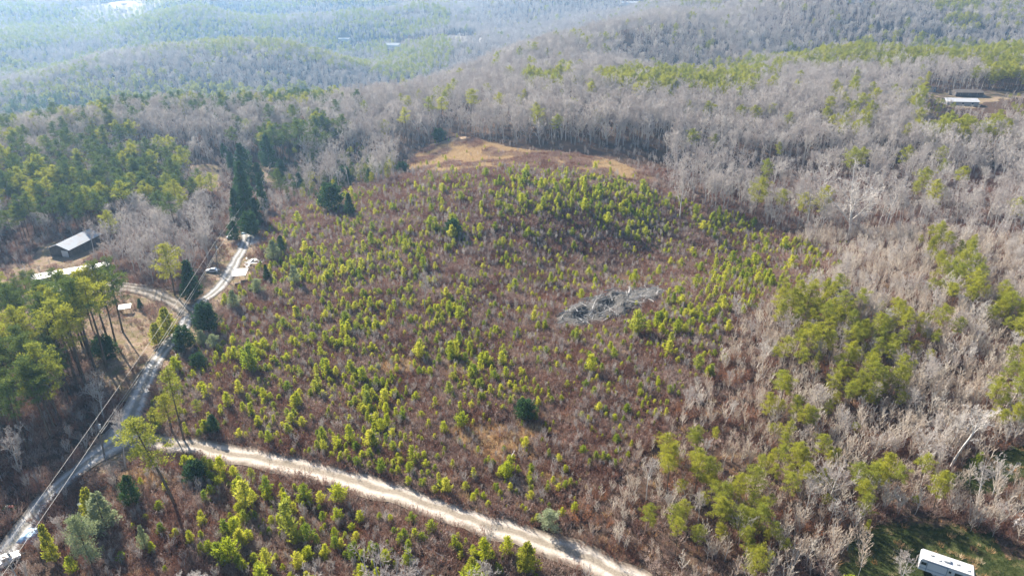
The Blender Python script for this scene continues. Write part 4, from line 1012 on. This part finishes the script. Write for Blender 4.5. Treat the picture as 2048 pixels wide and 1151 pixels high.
def blob(u, v, L):
    p = np.zeros(u.shape)
    for cx, cy, rx, ry, k in L: p = np.maximum(p, k * np.clip(1.35 - np.hypot((u-cx)/rx, (v-cy)/ry), 0, 1) / .75)
    return np.clip(p, 0, 1)
# where pines stand in the woods (pixel of the tree's foot)
PINES = [(1380,195,150,28,.85),(1250,190,60,25,.8),(1100,185,40,25,.6),(1850,125,230,26,.97),(2030,150,90,50,.95),(1650,140,120,18,.85),(1930,285,90,40,.85),(1850,230,60,40,.7),(2040,240,60,50,.8),(1700,265,60,40,.5),(1480,165,80,22,.8),
 (300,215,330,34,.97),(100,245,200,30,.97),(560,218,120,30,.9),(120,300,140,30,.45),(60,420,170,70,.97),(180,430,110,60,.95),(300,400,100,50,.9),(340,365,60,40,.85),(230,350,80,30,.6),(560,310,50,28,.95),(630,310,55,45,.85),(640,380,70,40,.7),(700,345,80,30,.8),(800,330,50,20,.5),
 (20,700,80,160,.9),(160,840,60,60,.95),(80,760,90,80,.95),(120,800,70,60,.95),(120,820,90,60,.9),(40,860,80,60,.75),(60,760,70,60,.8),(30,600,40,60,.8),
 (1400,15,60,6,.5),(1900,25,60,14,.8),(1930,60,50,16,.6),(2020,40,40,30,.3),(1180,100,60,10,.35),
 (550,100,300,40,.45),(300,60,300,30,.55),(800,150,60,25,.6),(100,70,200,30,.6)]
THPINES = [(1905,575,40,60,.95),(1930,610,35,40,.95),(1870,520,35,25,.7),(2010,650,40,35,.8),(2040,700,40,60,.8),(1620,655,75,40,.8),(1740,690,90,50,.75),(1850,700,40,35,.8),(1600,740,60,40,.6),(1720,800,70,70,.75),(1570,860,40,40,.7),(1640,980,50,50,.8),(1580,960,70,60,.75),(1740,1010,50,50,.8),(1860,1000,60,40,.8),(1400,900,40,40,.6),(1380,1000,70,60,.8),(1480,1060,100,60,.85),(1350,1080,90,40,.6),(2030,800,40,50,.7),(1980,870,40,40,.4),(1830,1080,30,20,.5),(1510,1140,80,40,.6)]
LUSH = [(560,730,110,60,1),(640,690,110,60,.9),(700,790,100,60,.8),(760,840,60,50,.7),(640,900,60,35,1),(560,860,60,40,.8),(990,770,80,60,.9),(910,700,80,40,.6),(760,930,90,60,.9),(800,900,50,40,.7),(930,985,60,40,.9),(1180,400,140,45,.9),(900,460,60,30,.8),(1450,455,60,20,.9),(1250,440,80,40,.7),(1500,560,60,35,.9),(1400,640,60,35,.9),(1430,600,60,50,.7),(1590,510,50,25,.8),(780,500,100,50,.5),(1080,380,80,30,.8),(640,540,60,50,.6),(1080,960,60,40,.6),(880,640,60,40,.6),(1350,660,60,20,.9),(700,640,70,50,.7)]

bag = {}
def put(kind, x, y, z, s, nvar, u, v, dep, cls):
    b = bag.setdefault(kind, [])
    n = len(x)
    if n == 0: return
    b.append(np.column_stack([x, y, z - .05, s, rng.uniform(0, 6.28, n), rng.integers(0, nvar, n), u, v, dep, np.full(n, cls)]))

# woods
for sp, y0, y1, gs in ((5.0, 60, 420, 1.0), (5.6, 420, 760, 1.0), (6.6, 760, 1500, 1.0), (10.0, 1500, 2700, 1.2), (30.0, 2700, 6500, 1.9)):
    x, y, z, u, v, dep = sample(sp, y0, y1)
    Z = zones(x, y, u, v)
    k = Z['forest'] & ~onroad(x, y, 1.5) & ~blocked(x, y, 1.5)
    k &= ~((dist_line(x, y, MAIN_W) < 16) & (u > 300) & (u < 1250))
    k &= ~((dist_line(x, y, LANE_W) < 5)); k &= ~((u > 790) & (u < 1330) & (v > 292) & (v < 400))
    k &= (y > 900) | (vnoise(x, y, 16, 51) > .16)
    thin = (v > 620) & (u < 330)
    k &= ~(thin & (rng.random(x.size) < .35))
    x, y, z, u, v, dep = (a[k] for a in (x, y, z, u, v, dep))
    pp = blob(u, v, PINES) * (.35 + .9 * vnoise(x, y, 14, 4))
    far = np.clip((y - 700) / 400, 0, 1); pp = np.maximum(pp, far * (u < 900) * .6 * (vnoise(x, y, 70, 6) > .52))
    pp = np.maximum(pp, .035)
    pp = np.where((u < 220) & (v > 690) & (v < 890), .85, pp)
    isp = rng.random(x.size) < pp
    s = gs * rng.uniform(.75, 1.12, x.size) * (.9 + .25 * vnoise(x, y, 40, 2))
    low_l = (u < 520) & (v > 300) & ~isp; s = np.where(low_l, s * .72, s)
    edge = (v > 330) & (u > 1250) & ~isp; hol = isp & (u > 570) & (u < 830) & (v > 310) & (v < 420); s = np.where(hol, s * .45, s)
    s = np.where((u > 1840) & (u < 2048) & (v > 196) & (v < 285), s * .32, s)
    s = np.where((u > 425) & (u < 610) & (v > 318) & (v < 480) & ~isp, s * .5, s); s = np.where((u > 500) & (u < 575) & (v > 335) & (v < 400), s * .4, s)
    s = np.where(edge, s * rng.uniform(.45, 1.0, x.size), s)
    young = (u > 1650) & (v > 280) & (v < 520) & ~isp
    s = np.where((u < 240) & (v > 560) & isp, s * 1.1, s)
    lf = isp & (u < 760) & (y < 800) & (rng.random(x.size) < .7); og = isp & ~lf
    put('pine_tree', x[og], y[og], z[og], s[og] * .95, 6, u[og], v[og], dep[og], 0)
    n0 = len(bag['pine_tree']); put('pine_tree', x[lf], y[lf], z[lf], s[lf] * .95, 4, u[lf], v[lf], dep[lf], 0)
    if len(bag['pine_tree']) > n0: bag['pine_tree'][-1][:, 5] += 6
    b = ~isp; put('bare_tree', x[b], y[b], z[b], s[b], 8, u[b], v[b], dep[b], 0)
# understory saplings in near woods
x, y, z, u, v, dep = sample(3.0, 60, 520)
Z = zones(x, y, u, v); k = (Z['forest'] & (rng.random(x.size) < .38) & ~onroad(x, y, 1) & ~blocked(x, y, .6))
x, y, z, u, v, dep = (a[k] for a in (x, y, z, u, v, dep)); s = rng.uniform(.5, 1.25, x.size)
put('field_sapling', x, y, z, s, 4, u, v, dep, 1)
# thicket on the right
x, y, z, u, v, dep = sample(1.9, 60, 330)
Z = zones(x, y, u, v); k = Z['thick'] & ~onroad(x, y, .6) & ~blocked(x, y, .6) & ~Z['yard'] & ~((v > 1130) & (u > 1660))
x, y, z, u, v, dep = (a[k] for a in (x, y, z, u, v, dep))
pp = blob(u, v, THPINES); isp = rng.random(x.size) < pp * .40
dens = np.clip(.35 + .5 * vnoise(x, y, 9, 8) + .25 * (u > 1500), 0, 1)
put('pine_tree', x[isp], y[isp], z[isp], rng.uniform(.26, .72, isp.sum()) * np.where(v[isp] > 900, .85, 1), 6, u[isp], v[isp], dep[isp], 2)
b = ~isp & (rng.random(x.size) < dens * .75); put('bare_sapling', x[b], y[b], z[b], rng.uniform(.55, 1.25, b.sum()) * np.clip(.6 + (u[b] - 1150) / 1000, .6, 1.1), 6, u[b], v[b], dep[b], 2)
b = ~isp & (rng.random(x.size) < .03 + .05 * (u > 1600)); put('bare_tree', x[b], y[b], z[b], rng.uniform(.34, .62, b.sum()), 8, u[b], v[b], dep[b], 2)
b = ~isp & (rng.random(x.size) < .05); put('russet_shrub', x[b], y[b], z[b], rng.uniform(.8, 1.6, b.sum()), 3, u[b], v[b], dep[b], 2)
# the yard edge
x, y, z, u, v, dep = sample(4.5, 60, 160)
Z = zones(x, y, u, v); k = Z['yard'] & ~blocked(x, y, 1.0) & ((u > 2000) | (v < 1060) | (u < 1740)) & (rng.random(x.size) < .55)
x, y, z, u, v, dep = (a[k] for a in (x, y, z, u, v, dep)); isp = rng.random(x.size) < np.where(u > 1960, .08, .5)
put('bare_sapling', x[~isp], y[~isp], z[~isp], rng.uniform(.8, 1.5, (~isp).sum()), 6, u[~isp], v[~isp], dep[~isp], 3)
put('young_pine', x[isp], y[isp], z[isp], rng.uniform(.8, 1.6, isp.sum()), 7, u[isp], v[isp], dep[isp], 3)
# field and lower field
x, y, z, u, v, dep = sample(1.55, 60, 430)
Z = zones(x, y, u, v); k = (Z['field'] | Z['lower'] | (Z['tan'])) & ~onroad(x, y, .3) & ~blocked(x, y, -.3)
x, y, z, u, v, dep = (a[k] for a in (x, y, z, u, v, dep)); lw = (v > 900 + (u - 400) * .26) & (v > 880); tn = inpoly(u, v, TAN) | inpoly(u, v, TAN2)
lush = blob(u, v, LUSH); r_ = rng.random(x.size)
pd = (.20 + .85 * lush * (vnoise(x, y, 6, 12) ** 1.1)) + .15 * (vnoise(x, y, 11, 13) > .45)
pd = np.where(lw, .08 + .60 * (vnoise(x, y, 7, 14) ** 1.3) * (u > 380), pd); pd = np.where(tn, .012, pd)
pd *= np.clip(np.hypot((u-1220)/120, (v-610)/45), .0, 1) ** 2
a_ = r_ < pd
put('young_pine', x[a_], y[a_], z[a_], np.exp(rng.normal(-.62, .38, a_.sum())) * np.where(lw[a_], 1.4, 1.0) * (1 + .25 * lush[a_]), 7, u[a_], v[a_], dep[a_], 4)
b = ~a_ & (r_ < pd + np.where(tn, .01, .20 + .16 * (vnoise(x, y, 15, 15) > .5))); put('field_sapling', x[b], y[b], z[b], rng.uniform(.4, .95, b.sum()), 4, u[b], v[b], dep[b], 4)
b = (r_ > .978) & ~tn; put('russet_shrub', x[b], y[b], z[b], rng.uniform(.4, .9, b.sum()), 3, u[b], v[b], dep[b], 4)
# borders of the lane
x, y, z, u, v, dep = sample(3.0, 60, 330)
Z = zones(x, y, u, v); dl = dist_line(x, y, LANE_W); k = Z['home'] & ~onroad(x, y, 1.2) & ~blocked(x, y, .8) & (rng.random(x.size) < .20)
x, y, z, u, v, dep = (a[k] for a in (x, y, z, u, v, dep))
put('field_sapling', x, y, z, rng.uniform(.4, 1.0, x.size), 4, u, v, dep, 5)

# who is a thing of its own: the 300 of each kind that show largest
def region(u, v):
    if v > 1000 and u > 1650: return 'yard'
    if u < 330 and v > 600: return 'left wood'
    if u < 560 and v > 300: return 'left'
    return 'back'
LAB = {
 'bare_tree': lambda u, v, c: ('bare grey tree in the thicket between the field and the camper', 'bare trees in the right thicket') if c == 2 else (('leafless grey tree in the shaded wood left of the gravel lane', 'bare trees left of the lane') if u < 480 and v > 560 else (('leafless grey tree in the wood around the barn and upper lane', 'bare trees around the barn') if u < 700 else (('tall leafless tree in the wood edge behind the tan grass', 'bare trees behind the tan grass') if u < 1330 else ('leafless grey tree in the wood beyond the right side of the field', 'bare trees right of the field')))),
 'pine_tree': lambda u, v, c: ('yellow green pine rising from the grey thicket right of the field', 'pines in the right thicket') if c == 2 else (('green pine in the dark wood along the lower left edge', 'pines of the lower left wood') if v > 580 and u < 500 else (('green pine in the wood near the barn', 'pines near the barn') if u < 700 else ('olive pine among the leafless trees beyond the field', 'pines beyond the field'))),
 'bare_sapling': lambda u, v, c: ('pale bare sapling on the grass near the camper trailer', 'bare saplings by the camper') if c == 3 else ('pale leafless sapling in the dense thicket right of the field', 'bare saplings of the thicket'),
 'field_sapling': lambda u, v, c: ('small leafless sapling in the scrub below the gravel road', 'bare saplings below the road') if c == 4 and v > 900 + (u-400)*.26 else (('small grey leafless sapling among the young pines of the cleared field', 'bare saplings in the field') if c == 4 else (('thin leafless sapling on the open ground beside the lane', 'bare saplings beside the lane') if c == 5 else ('thin leafless sapling growing under the trees of the wood', 'bare saplings under the trees'))),
 'young_pine': lambda u, v, c: ('young green pine on the grass near the camper trailer', 'young pines by the camper') if c == 3 else (('bright green young pine in the scrub below the gravel road', 'young pines below the road') if v > 900 + (u-400)*.26 else (('bright green young pine in the field between gravel road and log heap', 'young pines above the road') if v > 640 else ('small bright green young pine in the field beyond the log heap', 'young pines beyond the log heap'))),
 'russet_shrub': lambda u, v, c: ('russet leafed shrub in the grey thicket', 'russet shrubs in the thicket') if c == 2 else ('low russet leafed shrub among the young pines', 'russet shrubs in the field'),
}
CAT = {'bare_tree': 'bare tree', 'pine_tree': 'pine tree', 'bare_sapling': 'sapling', 'field_sapling': 'sapling', 'young_pine': 'young pine', 'russet_shrub': 'shrub'}
NAME = {'field_sapling': 'small_bare_sapling'}
STUFF = {'bare_tree': ('leafless_forest', 'grey leafless forest covering the hills', 'forest'), 'pine_tree': ('pine_forest', 'green pines scattered through the distant forest', 'pine forest'),
 'bare_sapling': ('sapling_thicket', 'dense pale thicket of bare saplings right of the field', 'thicket'), 'field_sapling': ('sapling_undergrowth', 'thin bare saplings filling field and wood', 'undergrowth'),
 'young_pine': ('young_pine_growth', 'smaller bright green young pines across the field', 'young pines'), 'russet_shrub': ('russet_undergrowth', 'rust coloured shrubs scattered in the scrub', 'shrubs')}
MARKS = [(1222,612,'the log heap'),(484,552,'the white carport'),(425,540,'the shaded white car'),(245,868,'the road junction'),(1885,1125,'the camper trailer'),(150,490,'the barn'),(140,545,'the mobile home'),
 (1100,320,'the tan grass'),(955,280,'the top of the tan grass'),(1340,380,'the right end of the tan grass'),(985,1032,'the sandy pullout'),(780,983,'the middle of the gravel road'),(560,930,'the left part of the gravel road'),(1160,1115,'the lower end of the gravel road'),
 (387,600,'the conical evergreen'),(215,716,'the lone dark evergreen'),(497,430,'the dark evergreen row'),(329,680,'the yellow evergreens'),(1698,470,'the big pale tree'),(1900,930,'the big bare tree'),(850,620,'the dead field tree'),(1022,920,'the broken log'),
 (1915,590,'the upper right pine clump'),(1650,670,'the middle thicket pine clump'),(1740,800,'the lower thicket pine clump'),(1650,970,'the pines above the camper'),(1480,1060,'the pines by the lower road'),(1400,900,'the pines at the edge of field and thicket'),(1500,640,'the right end of the field'),(1300,990,'the pale saplings above the lower road'),(1830,430,'the upper edge of the thicket'),(60,420,'the far left pine wood'),(300,215,'the pine topped ridge'),(1850,130,'the long olive pine ridge'),(1560,330,'the bare wood beyond the swale'),(300,390,'the pines right of the barn'),(30,860,'the left edge pines'),(100,950,'the lower left bare wood'),(1920,209,'the right clearing'),(942,262,'the lone tall pine'),(162,1015,'the barrel'),(22,1018,'the flat trailer'),(855,1100,'the fallen logs'),(345,865,'the slender pine trio'),(185,1130,'the drooping pale evergreen'),(590,570,'the left border of the field'),(1108,1080,'the pale roadside shrub'),(70,1070,'the blue tarp'),(700,370,'the shaded hollow'),(925,535,'the fallen grey trunk'),(540,338,'the farthest utility pole')]
LOOK = {'bare_tree': 'leafless grey tree', 'pine_tree': 'green pine', 'bare_sapling': 'pale bare sapling', 'field_sapling': 'thin grey sapling', 'young_pine': 'bright young pine', 'russet_shrub': 'russet shrub'}
ORD = ['nearest', 'second nearest', 'third nearest', 'fourth nearest', 'fifth nearest', 'sixth nearest', 'seventh nearest', 'eighth nearest', 'ninth nearest', 'tenth nearest', 'eleventh nearest', 'twelfth nearest']
for kind, lst in bag.items():
    A_ = np.concatenate(lst); H = PROTO[kind][0][0]
    size = H * A_[:, 3] / A_[:, 8]; vis = (A_[:, 6] > 2) & (A_[:, 6] < 2046) & (A_[:, 7] < 1160) & (A_[:, 7] > 0)
    order = np.argsort(-(size * vis)); top = order[:290]; rest = order[290:]; cells = {}
    for i in top:
        u_, v_ = A_[i, 6], A_[i, 7]; dd = [math.hypot((u_-a), (v_-b) * 1.5) for a, b, _ in MARKS]; k = int(np.argmin(dd)); a, b, _n = MARKS[k]
        side = ('right of' if u_ > a else 'left of') if abs(u_-a) > abs(v_-b) * 1.5 else ('below' if v_ > b else 'above')
        cells.setdefault((k, side), []).append((dd[k], i))
    for (k, side), L_ in cells.items():
        L_.sort()
        for n_, (_d, i) in enumerate(L_):
            x_, y_, z_, s_, rz_, vi, u_, v_, dp, cl = A_[i]
            gp = LAB[kind](u_, v_, int(cl))[1]
            if len(L_) == 1: lb = '%s standing %s %s' % (LOOK[kind], side, MARKS[k][2])
            elif n_ < 12: lb = '%s %s %s %s' % (ORD[n_], LOOK[kind], side, MARKS[k][2])
            else: lb = '%s crowded farther %s %s' % (LOOK[kind], side, MARKS[k][2]); gp = '%s %s %s' % (CAT[kind] + 's', side, MARKS[k][2])
            place_thing(kind, int(vi), (x_, y_, z_), s_, rz_, lb, CAT[kind], gp, NAME.get(kind, kind), (rnd.uniform(-.05, .05), rnd.uniform(-.05, .05)))
    st = STUFF[kind]; B_ = A_[rest]
    mass(st[0], kind, B_[:, :3], B_[:, 3], B_[:, 4], B_[:, 5], st[1], st[2])
    print('SCATTER', kind, len(A_))

# brown scrub, dry grass and lawn
x, y, z, u, v, dep = sample(.82, 60, 400, vmax=1220, marg=60)
Z = zones(x, y, u, v); nr = ~onroad(x, y, -.35) & ~blocked(x, y, -1.2)
OR = blob(u, v, [(960,870,60,30,1),(1010,900,60,30,1),(800,730,50,25,.7),(640,800,50,25,.6),(930,740,45,22,.7),(290,960,40,25,1),(1180,880,60,35,.6),(1040,860,60,30,.8),(1090,920,50,30,.7),(1120,960,40,25,.8),(700,860,35,20,.7)]) * vnoise(x, y, 4, 30) > .27
k = (Z['field'] | Z['lower']) & nr & (~OR | (rng.random(x.size) < .2)); k &= rng.random(x.size) < .45 + .7 * vnoise(x, y, 4.5, 71)
k |= (Z['thick'] | Z['forest']) & nr & (rng.random(x.size) < .30) & (y < 330)
k |= Z['home'] & nr & (rng.random(x.size) < .10)
k |= Z['tan'] & nr & (rng.random(x.size) < .55 * (vnoise(x, y, 9, 41) > .45))
s = rng.uniform(.6, 1.5, x.size) * (.7 + .85 * vnoise(x, y, 6, 21))
n = int(k.sum()); mass('brown_scrub', 'scrub', np.column_stack([x, y, z])[k], s[k], rng.uniform(0, 6.28, n), rng.integers(0, 5, n), 'low reddish brown scrub covering the cleared field', 'scrub'); print('SCATTER scrub', n)
tn = Z['tan'] | (blob(u, v, [(960,870,60,30,1),(1010,900,60,30,1),(800,730,50,25,.7),(640,800,50,25,.6),(930,740,45,22,.7),(290,960,40,25,1),(1180,880,60,35,.6),(1040,860,60,30,.8),(1090,920,50,30,.7),(880,860,40,20,.7),(1260,560,70,22,.6),(1120,960,40,25,.8),(700,860,35,20,.7)]) * vnoise(x, y, 4, 30) > .27)
k = (tn & nr & (rng.random(x.size) < .9)) | ((Z['field'] | Z['lower'] | Z['thick']) & nr & (rng.random(x.size) < .06)) | (Z['yard'] & (rng.random(x.size) < .04 + .14 * (vnoise(x, y, 5, 61) > .55)) & nr)
for nm_, kd_, kk, lb_ in (('dry_grass', 'straw', k & ~Z['tan'], 'orange tan dry grass in patches among the young pines'), ('pale_dry_grass', 'pale_straw', k & Z['tan'], 'pale tan dry grass on the open slope behind the field')):
    n = int(kk.sum()); mass(nm_, kd_, np.column_stack([x, y, z])[kk], rng.uniform(.7, 1.7, n) * (1 - .3 * Z['yard'][kk]), rng.uniform(0, 6.28, n), rng.integers(0, 3, n), lb_, 'grass'); print('SCATTER straw', n)
k = Z['yard'] & nr & (rng.random(x.size) < .75)
n = int(k.sum()); mass('green_grass', 'lawn', np.column_stack([x, y, z])[k], rng.uniform(.5, 1.2, n), rng.uniform(0, 6.28, n), rng.integers(0, 2, n), 'dark green grass around the camper trailer', 'grass')

# ------------------------------------------------------------------ haze
hz = MB(); hz.box(0, 4300, 25, 24000, 11400, 330)
ho = hz.build('haze', None)
ho.data.materials.clear(); m, nt, out = node_mat('haze_air'); pv = N(nt, 'ShaderNodeVolumePrincipled')
pv.inputs['Color'].default_value = (.36, .64, 1.0, 1); pv.inputs['Density'].default_value = .000135; pv.inputs['Anisotropy'].default_value = .4
nt.links.new(pv.outputs[0], out.inputs['Volume']); ho.data.materials.append(m); tag(ho, 'pale blue air between the near field and the far hills', 'haze', kind='stuff')
